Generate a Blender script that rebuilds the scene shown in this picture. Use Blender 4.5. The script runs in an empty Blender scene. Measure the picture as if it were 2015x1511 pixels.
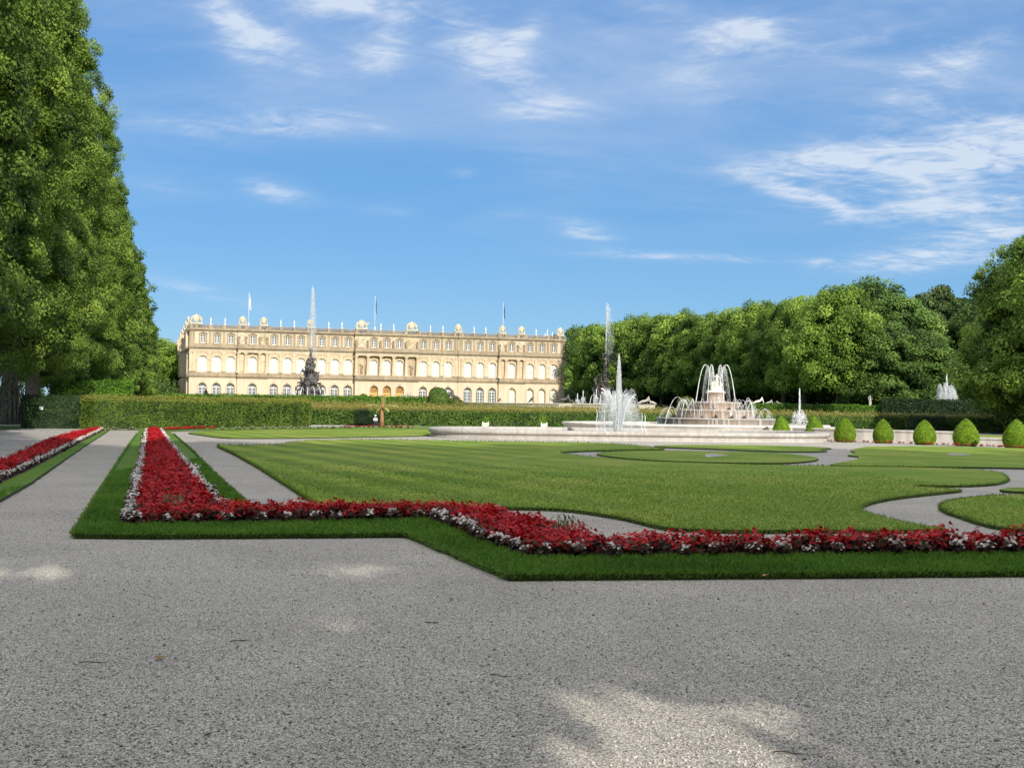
import bpy, bmesh, math, random
import numpy as np
from mathutils import Vector, Matrix, noise as mnoise
from mathutils.geometry import tessellate_polygon

random.seed(7)
rng = np.random.default_rng(11)
PI = math.pi
scene = bpy.context.scene
C = scene.collection

# ------------------------------------------------------------------ camera
FPX, CX, CY = 2275.0, 1007.5, 755.5
PITCH = math.atan(49.0 / FPX)
ROLL = 0.013
EYE = 1.6
Fv = Vector((0, math.cos(PITCH), math.sin(PITCH)))
R0 = Vector((1, 0, 0)); U0 = Vector((0, -math.sin(PITCH), math.cos(PITCH)))
Rv = R0 * math.cos(ROLL) + U0 * math.sin(ROLL)
Uv = U0 * math.cos(ROLL) - R0 * math.sin(ROLL)
cam_d = bpy.data.cameras.new('camera'); cam = bpy.data.objects.new('camera', cam_d); C.objects.link(cam)
cam_d.sensor_width = 36; cam_d.lens = FPX / 2015 * 36
cam_d.clip_start = 0.1; cam_d.clip_end = 6000
M = Matrix((Rv, Uv, -Fv)).transposed().to_4x4(); M.translation = Vector((0, 0, EYE))
cam.matrix_world = M
scene.camera = cam

def ray(px, py):
    return Fv + Rv * ((px - CX) / FPX) + Uv * (-(py - CY) / FPX)
def P(px, py, z=0.0):                       # where a sight line meets the level z
    r = ray(px, py); t = (z - EYE) / r.z
    return Vector((r.x * t, r.y * t, z))
def HZ(px): return 804.5 + ROLL * (px - CX)
def at(px, d, z=0.0):                       # a spot at depth d, height z
    r = ray(px, HZ(px)); t = d / r.y
    return Vector((r.x * t, d, z))
def H(px, py, d):                           # a spot at depth d, height from the sight line
    r = ray(px, py); t = d / r.y
    return Vector((r.x * t, d, EYE + r.z * t))

# ------------------------------------------------------------------ light
SUN_EL = math.radians(23.0)
SH = Vector((0.385, -0.923, 0)).normalized()
SUNV = Vector((SH.x * math.cos(SUN_EL), SH.y * math.cos(SUN_EL), math.sin(SUN_EL)))
sl = bpy.data.lights.new('sun', 'SUN'); so = bpy.data.objects.new('sun', sl); C.objects.link(so)
sl.energy = 5.0; sl.angle = math.radians(0.53); sl.color = (1.0, 0.92, 0.80)
so.rotation_mode = 'QUATERNION'; so.rotation_quaternion = SUNV.to_track_quat('Z', 'Y'); so.location = (0, 0, 60)

world = bpy.data.worlds.new('World'); scene.world = world; world.use_nodes = True
def build_world():
    nt = world.node_tree; N = nt.nodes; L = nt.links; N.clear()
    out = N.new('ShaderNodeOutputWorld'); bg = N.new('ShaderNodeBackground'); L.new(bg.outputs[0], out.inputs[0])
    sky = N.new('ShaderNodeTexSky'); sky.sky_type = 'NISHITA'; sky.sun_disc = False
    sky.sun_elevation = SUN_EL; sky.sun_rotation = math.atan2(SH.x, SH.y)
    sky.altitude = 500; sky.air_density = 1.0; sky.dust_density = 0.4; sky.ozone_density = 3.0
    bg.inputs[1].default_value = 0.12
    def m(op, a, b=None, c=None):
        n = N.new('ShaderNodeMath'); n.operation = op
        for i, v in enumerate((a, b, c)):
            if v is None: continue
            if isinstance(v, (int, float)): n.inputs[i].default_value = v
            else: L.new(v, n.inputs[i])
        return n.outputs[0]
    tc = N.new('ShaderNodeTexCoord'); sp = N.new('ShaderNodeSeparateXYZ'); L.new(tc.outputs['Generated'], sp.inputs[0])
    x, y, z = sp.outputs
    az = m('ARCTAN2', x, y); el = m('ARCSINE', z)
    # noise coordinates on the sky sphere, drawn out along the wind
    zz = m('ADD', m('MAXIMUM', z, 0.0), 0.16)
    u = m('DIVIDE', x, zz); v = m('DIVIDE', y, zz)
    def fibre(ang, sx, sy, scale, detail, rough, dist, seed):
        ca, sa = math.cos(ang), math.sin(ang)
        p = m('ADD', m('MULTIPLY', u, ca * sx), m('MULTIPLY', v, sa * sx))
        q = m('ADD', m('MULTIPLY', u, -sa * sy), m('MULTIPLY', v, ca * sy))
        cb = N.new('ShaderNodeCombineXYZ'); L.new(p, cb.inputs[0]); L.new(q, cb.inputs[1]); cb.inputs[2].default_value = seed
        n = N.new('ShaderNodeTexNoise'); n.inputs['Scale'].default_value = scale; n.inputs['Detail'].default_value = detail
        n.inputs['Roughness'].default_value = rough; n.inputs['Distortion'].default_value = dist
        L.new(cb.outputs[0], n.inputs['Vector']); return n.outputs['Fac']
    f1 = fibre(0.25, 1.0, 1.7, 4.6, 10, 0.60, 1.2, 1.3)
    f2 = fibre(-0.5, 1.2, 2.4, 11.0, 8, 0.68, 0.6, 7.7)
    f3 = fibre(0.1, 0.7, 1.3, 1.6, 6, 0.6, 0.5, 4.2)
    BL = [ # x, y, half length, half height, tilt (deg, + = rising to the right), weight
        (690, 5, 150, 34, 0, 1.0), (455, 45, 95, 42, -48, .95), (540, 70, 60, 22, 0, .6), (740, 105, 62, 38, 5, .85), (600, 130, 90, 28, -25, .4),
        (965, 105, 100, 52, -22, 1.05), (1040, 60, 50, 22, 40, .5), (1060, 210, 120, 22, -2, .72), (600, 245, 150, 28, 4, .6), (350, 250, 120, 20, -10, .3),
        (1445, 70, 85, 32, 8, 1.0), (1840, 150, 130, 40, 20, .62), (1950, 270, 190, 60, 4, .95), (1590, 318, 170, 30, 2, 1.0),
        (1850, 350, 200, 48, 6, .75), (1900, 412, 190, 24, 2, .85), (1545, 372, 75, 16, -14, .8), (1810, 505, 150, 26, 4, 1.0), (1960, 455, 90, 16, 2, .8), (1150, 455, 60, 20, -14, .6),
        (1330, 505, 190, 9, -2, .62), (545, 378, 60, 20, -8, .6), (395, 573, 110, 13, -13, .5), (1650, 410, 60, 12, -25, .5), (1380, 170, 90, 50, -10, .3),
        (330, 370, 70, 14, -6, .3), (1010, 422, 50, 10, 0, .3), (910, 340, 30, 10, 0, .35), (760, 415, 60, 12, -4, .25), (1080, 330, 120, 60, -40, .18),
        (1620, 515, 22, 9, 5, .55), (1280, 30, 160, 60, 10, .3), (1700, 60, 260, 80, 12, .35), (430, 200, 120, 40, 0, .25), (760, 255, 30, 9, -10, .3)]
    tot = None
    for (px, py, hl, hh, tl, w) in BL:
        r = ray(px, py).normalized(); a0 = math.atan2(r.x, r.y); e0 = math.asin(r.z)
        t = math.radians(tl); ct, st = math.cos(t), math.sin(t); al, ah = hl / FPX, hh / FPX
        da = m('SUBTRACT', az, a0); de = m('SUBTRACT', el, e0)
        p = m('ADD', m('MULTIPLY', da, ct / al), m('MULTIPLY', de, st / al))
        q = m('ADD', m('MULTIPLY', da, -st / ah), m('MULTIPLY', de, ct / ah))
        g = m('EXPONENT', m('MULTIPLY', m('ADD', m('MULTIPLY', p, p), m('MULTIPLY', q, q)), -0.9))
        g = m('MULTIPLY', g, w); tot = g if tot is None else m('ADD', tot, g)
    tex = m('ADD', m('MULTIPLY', f1, 0.62), m('MULTIPLY', f2, 0.38))
    def smooth(v, a, b):
        n = N.new('ShaderNodeMapRange'); n.interpolation_type = 'SMOOTHSTEP'; L.new(v, n.inputs[0])
        n.inputs[1].default_value = a; n.inputs[2].default_value = b; n.inputs[3].default_value = 0; n.inputs[4].default_value = 1
        return n.outputs[0]
    core = m('MULTIPLY', smooth(m('ADD', m('MULTIPLY', tot, 0.60), m('MULTIPLY', m('SUBTRACT', tex, 0.5), 2.1)), 0.14, 1.22), m('MINIMUM', m('MULTIPLY', tot, 2.2), 1.0))
    soft = m('MULTIPLY', m('MULTIPLY', smooth(f3, 0.38, 0.75), smooth(el, 0.08, 0.35)), 0.36)
    soft2 = m('MULTIPLY', m('MULTIPLY', tot, smooth(tex, 0.25, 0.68)), 0.46)
    dens = m('MINIMUM', m('ADD', m('ADD', m('MULTIPLY', core, 0.78), soft), soft2), 0.80)
    hsv = N.new('ShaderNodeHueSaturation'); hsv.inputs['Saturation'].default_value = SKY_SAT; hsv.inputs['Value'].default_value = SKY_VAL; hsv.inputs['Hue'].default_value = SKY_HUE
    L.new(sky.outputs[0], hsv.inputs['Color'])
    er = N.new('ShaderNodeMapRange'); L.new(el, er.inputs[0]); er.inputs[1].default_value = 0.0; er.inputs[2].default_value = 0.36
    tr = N.new('ShaderNodeValToRGB'); L.new(er.outputs[0], tr.inputs[0]); e = tr.color_ramp.elements
    e.new(0.45); k = 1 / 0.12
    for q, (p_, c_) in zip(e, ((0.0, (0.20, 0.475, 0.80)), (0.45, (0.135, 0.375, 0.735)), (1.0, (0.165, 0.36, 0.73)))): q.position = p_; q.color = (*c_, 1)
    ts = N.new('ShaderNodeVectorMath'); ts.operation = 'SCALE'; ts.inputs['Scale'].default_value = k; L.new(tr.outputs[0], ts.inputs[0])
    tone = N.new('ShaderNodeMix'); tone.data_type = 'RGBA'; tone.inputs[0].default_value = 0.72; L.new(hsv.outputs[0], tone.inputs[6]); L.new(ts.outputs[0], tone.inputs[7])
    mx = N.new('ShaderNodeMix'); mx.data_type = 'RGBA'; L.new(dens, mx.inputs[0]); L.new(tone.outputs[2], mx.inputs[6])
    mx.inputs[7].default_value = (6.3, 6.9, 7.8, 1)
    # added fill: unseen bright cloud overhead, put in to lift the shaded ground
    fill_veil = m('MULTIPLY', smooth(el, 0.50, 0.85), m('ADD', 0.55, m('MULTIPLY', smooth(f3, 0.35, 0.7), 0.45)))
    mv = N.new('ShaderNodeMix'); mv.data_type = 'RGBA'; L.new(fill_veil, mv.inputs[0]); L.new(mx.outputs[2], mv.inputs[6]); mv.inputs[7].default_value = (FILL_VEIL * 1.04, FILL_VEIL * 0.97, FILL_VEIL * 0.87, 1)
    L.new(mv.outputs[2], bg.inputs[0])
SKY_SAT, SKY_VAL, SKY_HUE, FILL_VEIL = 1.15, 1.08, 0.503, 13.4
build_world()
scene.view_settings.view_transform = 'Standard'; scene.view_settings.look = 'None'
scene.view_settings.exposure = 0; scene.view_settings.gamma = 1
scene.cycles.max_bounces = 6; scene.cycles.transparent_max_bounces = 48
scene.cycles.use_denoising = True

# ------------------------------------------------------------------ materials
def new_mat(name):
    mt = bpy.data.materials.new(name); mt.use_nodes = True
    nt = mt.node_tree; return mt, nt.nodes, nt.links, nt.nodes['Principled BSDF']
def ramp(N, stops):
    r = N.new('ShaderNodeValToRGB'); e = r.color_ramp.elements
    while len(e) < len(stops): e.new(0.5)
    for i, (p, c) in enumerate(stops): e[i].position = p; e[i].color = (*c, 1)
    return r
def noise_tex(N, L, vec, scale, detail=6, rough=0.6, dist=0.0):
    n = N.new('ShaderNodeTexNoise'); n.inputs['Scale'].default_value = scale; n.inputs['Detail'].default_value = detail
    n.inputs['Roughness'].default_value = rough; n.inputs['Distortion'].default_value = dist
    L.new(vec, n.inputs['Vector']); return n
def mixc(N, L, fac, a, b, mode='MIX'):
    n = N.new('ShaderNodeMix'); n.data_type = 'RGBA'; n.blend_type = mode
    for v, i in ((fac, 0), (a, 6), (b, 7)):
        if isinstance(v, (int, float)): n.inputs[i].default_value = v
        elif isinstance(v, tuple): n.inputs[i].default_value = (*v, 1)
        else: L.new(v, n.inputs[i])
    return n.outputs[2]
def bump(N, L, h, bsdf, strength, dist):
    b = N.new('ShaderNodeBump'); b.inputs['Strength'].default_value = strength; b.inputs['Distance'].default_value = dist
    L.new(h, b.inputs['Height']); L.new(b.outputs[0], bsdf.inputs['Normal'])
def speck(name, c1, c2, scale, rough=0.8, bmp=0.3, bd=0.02, c3=None, streak=None, spec=0.3):
    mt, N, L, B = new_mat(name); tc = N.new('ShaderNodeTexCoord'); vec = tc.outputs['Object']
    n = noise_tex(N, L, vec, scale, 8, 0.65); r = ramp(N, [(0.3, c1), (0.7, c2)]); L.new(n.outputs['Fac'], r.inputs[0]); col = r.outputs[0]
    if c3:
        n2 = noise_tex(N, L, vec, scale * 0.17, 5, 0.6, 0.4); r2 = ramp(N, [(0.45, (0, 0, 0)), (0.7, (1, 1, 1))]); L.new(n2.outputs['Fac'], r2.inputs[0])
        col = mixc(N, L, r2.outputs[0], col, c3)
    if streak:                                 # weather streaks running down the face
        mp = N.new('ShaderNodeMapping'); mp.inputs['Scale'].default_value = (streak[1], streak[1], streak[1] * 0.06); L.new(vec, mp.inputs[0])
        n3 = noise_tex(N, L, mp.outputs[0], 1.0, 5, 0.6); r3 = ramp(N, [(0.42, (0, 0, 0)), (0.72, (1, 1, 1))]); L.new(n3.outputs['Fac'], r3.inputs[0])
        col = mixc(N, L, r3.outputs[0], col, streak[0])
    L.new(col, B.inputs['Base Color']); B.inputs['Roughness'].default_value = rough; B.inputs['Specular IOR Level'].default_value = spec
    if bmp: bump(N, L, n.outputs['Fac'], B, bmp, bd)
    return mt
def leaf_mat(name, dark, mid, light, trans=0.3, topcol=None, zlo=0, zhi=1, rough=0.55, var=0.12):
    mt, N, L, B = new_mat(name)
    a = N.new('ShaderNodeAttribute'); a.attribute_name = 'tint'
    r = ramp(N, [(0.0, dark), (0.45, mid), (1.0, light)]); L.new(a.outputs['Fac'], r.inputs[0]); col = r.outputs[0]
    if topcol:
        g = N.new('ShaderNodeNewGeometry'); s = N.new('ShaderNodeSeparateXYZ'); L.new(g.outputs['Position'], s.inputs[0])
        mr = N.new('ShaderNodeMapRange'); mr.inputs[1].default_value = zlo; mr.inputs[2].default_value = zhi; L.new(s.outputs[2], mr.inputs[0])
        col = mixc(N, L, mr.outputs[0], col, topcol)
    oi = N.new('ShaderNodeObjectInfo'); hs = N.new('ShaderNodeHueSaturation'); L.new(col, hs.inputs['Color'])
    mv = N.new('ShaderNodeMapRange'); mv.inputs[3].default_value = 1 - var; mv.inputs[4].default_value = 1 + var; L.new(oi.outputs['Random'], mv.inputs[0]); L.new(mv.outputs[0], hs.inputs['Value'])
    L.new(hs.outputs[0], B.inputs['Base Color']); B.inputs['Roughness'].default_value = rough; B.inputs['Specular IOR Level'].default_value = 0.25
    t = N.new('ShaderNodeBsdfTranslucent'); L.new(hs.outputs[0], t.inputs[0])
    mx = N.new('ShaderNodeMixShader'); mx.inputs[0].default_value = trans
    L.new(B.outputs[0], mx.inputs[1]); L.new(t.outputs[0], mx.inputs[2]); L.new(mx.outputs[0], N['Material Output'].inputs[0])
    return mt

MT = {}
def gravel_mat():
    mt, N, L, B = new_mat('gravel'); g = N.new('ShaderNodeNewGeometry'); vec = g.outputs['Position']
    v = N.new('ShaderNodeTexVoronoi'); v.inputs['Scale'].default_value = 115; v.inputs['Randomness'].default_value = 1; L.new(vec, v.inputs['Vector'])
    s = N.new('ShaderNodeSeparateColor'); L.new(v.outputs['Color'], s.inputs[0])
    r = ramp(N, [(0.0, (0.14, 0.13, 0.115)), (0.3, (0.42, 0.395, 0.355)), (0.62, (0.61, 0.58, 0.525)), (1.0, (0.95, 0.91, 0.83))]); L.new(s.outputs[0], r.inputs[0])
    v2 = N.new('ShaderNodeTexVoronoi'); v2.inputs['Scale'].default_value = 240; L.new(vec, v2.inputs['Vector'])
    s2 = N.new('ShaderNodeSeparateColor'); L.new(v2.outputs['Color'], s2.inputs[0])
    r2 = ramp(N, [(0.0, (0.55, 0.55, 0.55)), (1.0, (1.15, 1.15, 1.15))]); L.new(s2.outputs[1], r2.inputs[0])
    col = mixc(N, L, 1.0, r.outputs[0], r2.outputs[0], 'MULTIPLY')
    # raked, walked-on patches and dark crumbs of bark
    n1 = noise_tex(N, L, vec, 0.55, 5, 0.6, 0.6); r3 = ramp(N, [(0.3, (0.86, 0.85, 0.84)), (0.7, (1.08, 1.07, 1.05))]); L.new(n1.outputs['Fac'], r3.inputs[0])
    col = mixc(N, L, 1.0, col, r3.outputs[0], 'MULTIPLY')
    mp = N.new('ShaderNodeMapping'); mp.inputs['Scale'].default_value = (9, 24, 1); L.new(vec, mp.inputs[0])
    n2 = noise_tex(N, L, mp.outputs[0], 1.5, 6, 0.75, 1.4); r4 = ramp(N, [(0.56, (0, 0, 0)), (0.66, (1, 1, 1))]); L.new(n2.outputs['Fac'], r4.inputs[0])
    f = N.new('ShaderNodeMath'); f.operation = 'MULTIPLY'; f.inputs[1].default_value = 0.36; L.new(r4.outputs[0], f.inputs[0])
    col = mixc(N, L, f.outputs[0], col, (0.17, 0.155, 0.13))
    L.new(col, B.inputs['Base Color']); B.inputs['Roughness'].default_value = 0.9; B.inputs['Specular IOR Level'].default_value = 0.2
    bump(N, L, v.outputs['Distance'], B, 0.65, 0.010)
    return mt
def lawn_mat(name, c1, c2, c3, stripes=True):
    mt, N, L, B = new_mat(name); g = N.new('ShaderNodeNewGeometry'); vec = g.outputs['Position']
    n = noise_tex(N, L, vec, 9, 9, 0.82); r = ramp(N, [(0.36, c1), (0.64, c2)]); L.new(n.outputs['Fac'], r.inputs[0]); col = r.outputs[0]
    n2 = noise_tex(N, L, vec, 0.33, 6, 0.62, 0.8); r2 = ramp(N, [(0.42, (0, 0, 0)), (0.78, (1, 1, 1))]); L.new(n2.outputs['Fac'], r2.inputs[0])
    col = mixc(N, L, r2.outputs[0], col, c3)
    if stripes:
        mp = N.new('ShaderNodeMapping'); mp.inputs['Rotation'].default_value = (0, 0, math.radians(-25)); L.new(vec, mp.inputs[0])
        w = N.new('ShaderNodeTexWave'); w.bands_direction = 'X'; w.inputs['Scale'].default_value = 0.2; w.inputs['Distortion'].default_value = 1.0; w.inputs['Detail'].default_value = 3; w.inputs['Detail Scale'].default_value = 0.6
        L.new(mp.outputs[0], w.inputs['Vector']); r3 = ramp(N, [(0.2, (0.74, 0.78, 0.76)), (0.8, (1.26, 1.18, 1.05))]); L.new(w.outputs['Fac'], r3.inputs[0])
        sx = N.new('ShaderNodeSeparateXYZ'); L.new(vec, sx.inputs[0]); mr = N.new('ShaderNodeMapRange'); mr.inputs[1].default_value = 5; mr.inputs[2].default_value = -3; L.new(sx.outputs[0], mr.inputs[0])
        nm = noise_tex(N, L, vec, .25, 3); mm = N.new('ShaderNodeMath'); mm.operation = 'MULTIPLY'; L.new(mr.outputs[0], mm.inputs[0]); L.new(nm.outputs['Fac'], mm.inputs[1]); mm2 = N.new('ShaderNodeMath'); mm2.operation = 'MULTIPLY'; mm2.inputs[1].default_value = 1.5; mm2.use_clamp = True; L.new(mm.outputs[0], mm2.inputs[0])
        col = mixc(N, L, mm2.outputs[0], col, mixc(N, L, 1.0, col, r3.outputs[0], 'MULTIPLY'))
        # dry scars where the mower turned
        mp2 = N.new('ShaderNodeMapping'); mp2.inputs['Scale'].default_value = (.5, 1.6, 1); L.new(vec, mp2.inputs[0]); n5 = noise_tex(N, L, mp2.outputs[0], .9, 7, .7, 1.5); r5 = ramp(N, [(.6, (0, 0, 0)), (.8, (.7, .7, .7))]); L.new(n5.outputs['Fac'], r5.inputs[0]); col = mixc(N, L, r5.outputs[0], col, (.30, .29, .10))
    L.new(col, B.inputs['Base Color']); B.inputs['Roughness'].default_value = 0.85; B.inputs['Specular IOR Level'].default_value = 0.15
    n4 = noise_tex(N, L, vec, 60, 4, 0.7); bump(N, L, n4.outputs['Fac'], B, 0.8, 0.03)
    return mt
def pane_mat(name, c1, c2, rough, scale=0.8):
    return speck(name, c1, c2, scale, rough, 0.0, spec=0.5)
def water_mat(name, alpha, col=(0.95, 0.97, 0.98), tl=.06):
    mt, N, L, B = new_mat(name); tc = N.new('ShaderNodeTexCoord')
    n = noise_tex(N, L, tc.outputs['Object'], 9, 5, 0.7)
    r = ramp(N, [(0.3, (alpha * 0.55,) * 3), (0.7, (min(1, alpha * 1.3),) * 3)]); L.new(n.outputs['Fac'], r.inputs[0])
    B.inputs['Base Color'].default_value = (*col, 1); B.inputs['Roughness'].default_value = 0.35
    t = N.new('ShaderNodeBsdfTranslucent'); t.inputs[0].default_value = (*col, 1)
    m1 = N.new('ShaderNodeMixShader'); m1.inputs[0].default_value = tl; L.new(B.outputs[0], m1.inputs[1]); L.new(t.outputs[0], m1.inputs[2])
    tr = N.new('ShaderNodeBsdfTransparent'); m2 = N.new('ShaderNodeMixShader'); L.new(r.outputs[0], m2.inputs[0]); L.new(tr.outputs[0], m2.inputs[1]); L.new(m1.outputs[0], m2.inputs[2])
    L.new(m2.outputs[0], N['Material Output'].inputs[0]); return mt

MT['gravel'] = gravel_mat()
MT['lawn'] = lawn_mat('lawn', (0.085, 0.180, 0.020), (0.265, 0.385, 0.050), (0.36, 0.39, 0.08))
MT['lawn_plain'] = lawn_mat('border_lawn', (0.07, 0.155, 0.022), (0.155, 0.295, 0.045), (0.19, 0.28, 0.05), False)
MT['meadow'] = lawn_mat('rough_grass', (0.05, 0.10, 0.02), (0.11, 0.18, 0.045), (0.13, 0.16, 0.05), False)
MT['turf_edge'] = speck('turf_edge', (0.030, 0.042, 0.014), (0.075, 0.10, 0.030), 30, 0.9, 0.5, 0.02)
MT['soil'] = speck('soil', (0.05, 0.036, 0.026), (0.11, 0.085, 0.06), 18, 0.95, 0.6, 0.03)
MT['blade'] = leaf_mat('grass_blade', (0.055, 0.13, 0.016), (0.16, 0.31, 0.038), (0.33, 0.48, 0.08), 0.35)
MT['lawn_blade'] = leaf_mat('lawn_blade', (0.10, 0.19, 0.020), (0.24, 0.355, 0.045), (0.40, 0.50, 0.10), 0.35)
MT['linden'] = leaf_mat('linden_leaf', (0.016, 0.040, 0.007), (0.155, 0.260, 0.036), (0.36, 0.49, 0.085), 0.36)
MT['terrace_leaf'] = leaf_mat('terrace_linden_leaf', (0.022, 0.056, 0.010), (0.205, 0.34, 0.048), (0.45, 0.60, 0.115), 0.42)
MT['forest_leaf'] = leaf_mat('forest_leaf', (0.020, 0.050, 0.013), (0.125, 0.225, 0.046), (0.26, 0.39, 0.09), 0.36)
MT['birch_leaf'] = leaf_mat('birch_leaf', (0.014, 0.036, 0.012), (0.11, 0.175, 0.05), (0.23, 0.30, 0.10), 0.3)
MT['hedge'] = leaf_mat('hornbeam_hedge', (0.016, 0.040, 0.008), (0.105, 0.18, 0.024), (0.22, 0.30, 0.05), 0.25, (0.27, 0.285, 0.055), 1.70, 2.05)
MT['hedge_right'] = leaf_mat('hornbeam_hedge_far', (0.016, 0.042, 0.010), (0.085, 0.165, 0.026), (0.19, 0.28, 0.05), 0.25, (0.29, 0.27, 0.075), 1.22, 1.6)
MT['hedge_bright'] = leaf_mat('clipped_box', (0.03, 0.075, 0.006), (0.11, 0.25, 0.018), (0.19, 0.36, 0.03), 0.25)
MT['yew'] = leaf_mat('dark_yew', (0.006, 0.016, 0.006), (0.018, 0.045, 0.014), (0.05, 0.095, 0.028), 0.15)
MT['hedge_shade_tint'] = leaf_mat('hedge_shade_tint', (0.010, 0.026, 0.009), (0.040, 0.088, 0.026), (0.10, 0.17, 0.045), 0.2)  # hedge leaves with tree shade painted into the colour
MT['topiary'] = leaf_mat('topiary_leaf', (0.05, 0.11, 0.008), (0.23, 0.39, 0.025), (0.36, 0.56, 0.05), 0.3)
MT['bush'] = leaf_mat('bush_leaf', (0.02, 0.05, 0.008), (0.11, 0.15, 0.025), (0.24, 0.26, 0.05), 0.25)
MT['bark'] = speck('bark', (0.075, 0.06, 0.045), (0.31, 0.26, 0.195), 3.5, 0.95, 0.8, 0.08, (0.16, 0.15, 0.10))
MT['begonia_leaf'] = leaf_mat('begonia_leaf', (0.030, 0.014, 0.010), (0.085, 0.034, 0.022), (0.14, 0.11, 0.04), 0.2)
MT['red_petal'] = leaf_mat('red_petal', (0.26, 0.004, 0.008), (0.62, 0.010, 0.018), (0.88, 0.045, 0.040), 0.2, rough=0.5)
MT['white_petal'] = leaf_mat('white_petal', (0.78, 0.70, 0.63), (0.93, 0.89, 0.83), (0.97, 0.95, 0.92), 0.25, rough=0.5)
MT['straw'] = leaf_mat('straw_leaf', (0.10, 0.12, 0.04), (0.26, 0.27, 0.11), (0.45, 0.42, 0.20), 0.3)
MT['marble'] = speck('grey_marble', (0.42, 0.40, 0.37), (0.58, 0.56, 0.525), 3.0, 0.55, 0.15, 0.01, (0.40, 0.37, 0.34), ((0.36, 0.33, 0.29), 5.0))
MT['limestone'] = speck('pale_limestone', (0.58, 0.53, 0.46), (0.72, 0.67, 0.60), 2.5, 0.75, 0.12, 0.01, (0.48, 0.43, 0.37), ((0.44, 0.40, 0.35), 2.5))
MT['pink_marble'] = speck('pink_marble', (0.30, 0.20, 0.14), (0.50, 0.37, 0.28), 4.0, 0.35, 0.25, 0.02, (0.46, 0.40, 0.34), ((0.48, 0.45, 0.41), 5.0), spec=0.6)
MT['white_wall'] = speck('white_garden_wall', (0.76, 0.71, 0.65), (0.86, 0.82, 0.76), 1.8, 0.8, 0.1, 0.01, (0.70, 0.64, 0.57), ((0.60, 0.55, 0.49), 2.2))
MT['white_marble'] = speck('white_marble', (0.80, 0.74, 0.60), (0.90, 0.86, 0.76), 5.0, 0.5, 0.1, 0.01)
MT['statue_stone'] = speck('weathered_statue_stone', (0.36, 0.35, 0.33), (0.66, 0.63, 0.58), 4.0, 0.8, 0.2, 0.01, (0.22, 0.21, 0.2))
MT['bronze'] = speck('dark_bronze', (0.028, 0.026, 0.024), (0.10, 0.09, 0.08), 3.0, 0.45, 0.3, 0.03, (0.16, 0.15, 0.14), spec=0.6)
MT['rock'] = speck('wet_rock', (0.030, 0.029, 0.030), (0.125, 0.12, 0.118), 1.6, 0.55, 0.8, 0.15, (0.19, 0.18, 0.17), spec=0.6)
MT['brown_rock'] = speck('brown_rock', (0.045, 0.036, 0.030), (0.15, 0.125, 0.105), 1.6, 0.6, 0.8, 0.15, (0.2, 0.18, 0.16), spec=0.5)
MT['stucco'] = speck('cream_stucco', (0.63, 0.52, 0.37), (0.71, 0.60, 0.435), 0.5, 0.9, 0.1, 0.02, (0.56, 0.45, 0.32), ((0.50, 0.40, 0.28), 1.2))
MT['stucco_low'] = speck('peach_stucco', (0.74, 0.55, 0.405), (0.80, 0.61, 0.455), 0.4, 0.9, 0.1, 0.02, (0.70, 0.51, 0.37), ((0.66, 0.48, 0.345), 0.9))
MT['stucco_grey'] = speck('grey_buff_stucco', (0.56, 0.445, 0.30), (0.65, 0.525, 0.365), 0.9, 0.9, 0.25, 0.03, (0.48, 0.375, 0.255), ((0.46, 0.36, 0.24), 1.6))
MT['trim'] = speck('weathered_trim', (0.36, 0.29, 0.195), (0.50, 0.405, 0.28), 1.1, 0.9, 0.3, 0.04, (0.29, 0.23, 0.16), ((0.28, 0.225, 0.155), 1.4))
MT['column_stone'] = speck('column_stone', (0.66, 0.53, 0.36), (0.76, 0.62, 0.43), 1.2, 0.85, 0.2, 0.02, (0.58, 0.46, 0.31), ((0.55, 0.43, 0.29), 2.0))
MT['gilt_stone'] = speck('cream_sculpture', (0.50, 0.42, 0.28), (0.78, 0.72, 0.58), 1.8, 0.7, 0.3, 0.05, (0.48, 0.37, 0.20))
MT['pale_stone'] = speck('pale_vase_stone', (0.72, 0.72, 0.72), (0.84, 0.84, 0.84), 2.0, 0.7, 0.1, 0.01)
MT['curtain'] = speck('white_curtain', (0.54, 0.54, 0.53), (0.66, 0.655, 0.64), 1.4, 0.6, 0.0, streak=((0.48, 0.49, 0.49), 5.0))
MT['sash'] = speck('white_paint', (0.80, 0.79, 0.76), (0.86, 0.85, 0.82), 6, 0.5, 0.0)
MT['glass'] = pane_mat('dark_glass', (0.055, 0.065, 0.085), (0.19, 0.205, 0.235), 0.12)
MT['glass_teal'] = pane_mat('teal_glass', (0.04, 0.075, 0.095), (0.12, 0.19, 0.21), 0.12)
MT['shutter'] = pane_mat('cream_shutter', (0.58, 0.58, 0.43), (0.72, 0.72, 0.56), 0.5)
MT['gold_pane'] = speck('golden_pane', (0.26, 0.13, 0.03), (0.42, 0.24, 0.06), 1.2, 0.4, 0.1, 0.02)
MT['gold'] = speck('golden_shutter', (0.62, 0.38, 0.09), (0.80, 0.54, 0.16), 2.0, 0.45, 0.2, 0.02)
MT['lead'] = speck('lead_roof', (0.13, 0.14, 0.16), (0.22, 0.235, 0.26), 0.4, 0.6, 0.1, 0.02)
MT['steel'] = speck('white_pole', (0.62, 0.66, 0.72), (0.74, 0.77, 0.82), 3, 0.4, 0.0)
MT['flag_blue'] = speck('blue_flag', (0.05, 0.10, 0.26), (0.10, 0.17, 0.36), 3, 0.8, 0.0)
MT['flag_white'] = speck('pale_flag', (0.52, 0.40, 0.44), (0.78, 0.74, 0.78), 1.2, 0.8, 0.0)
MT['bench'] = speck('bench_paint', (0.018, 0.03, 0.028), (0.04, 0.055, 0.05), 6, 0.5, 0.1, 0.01)
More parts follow.
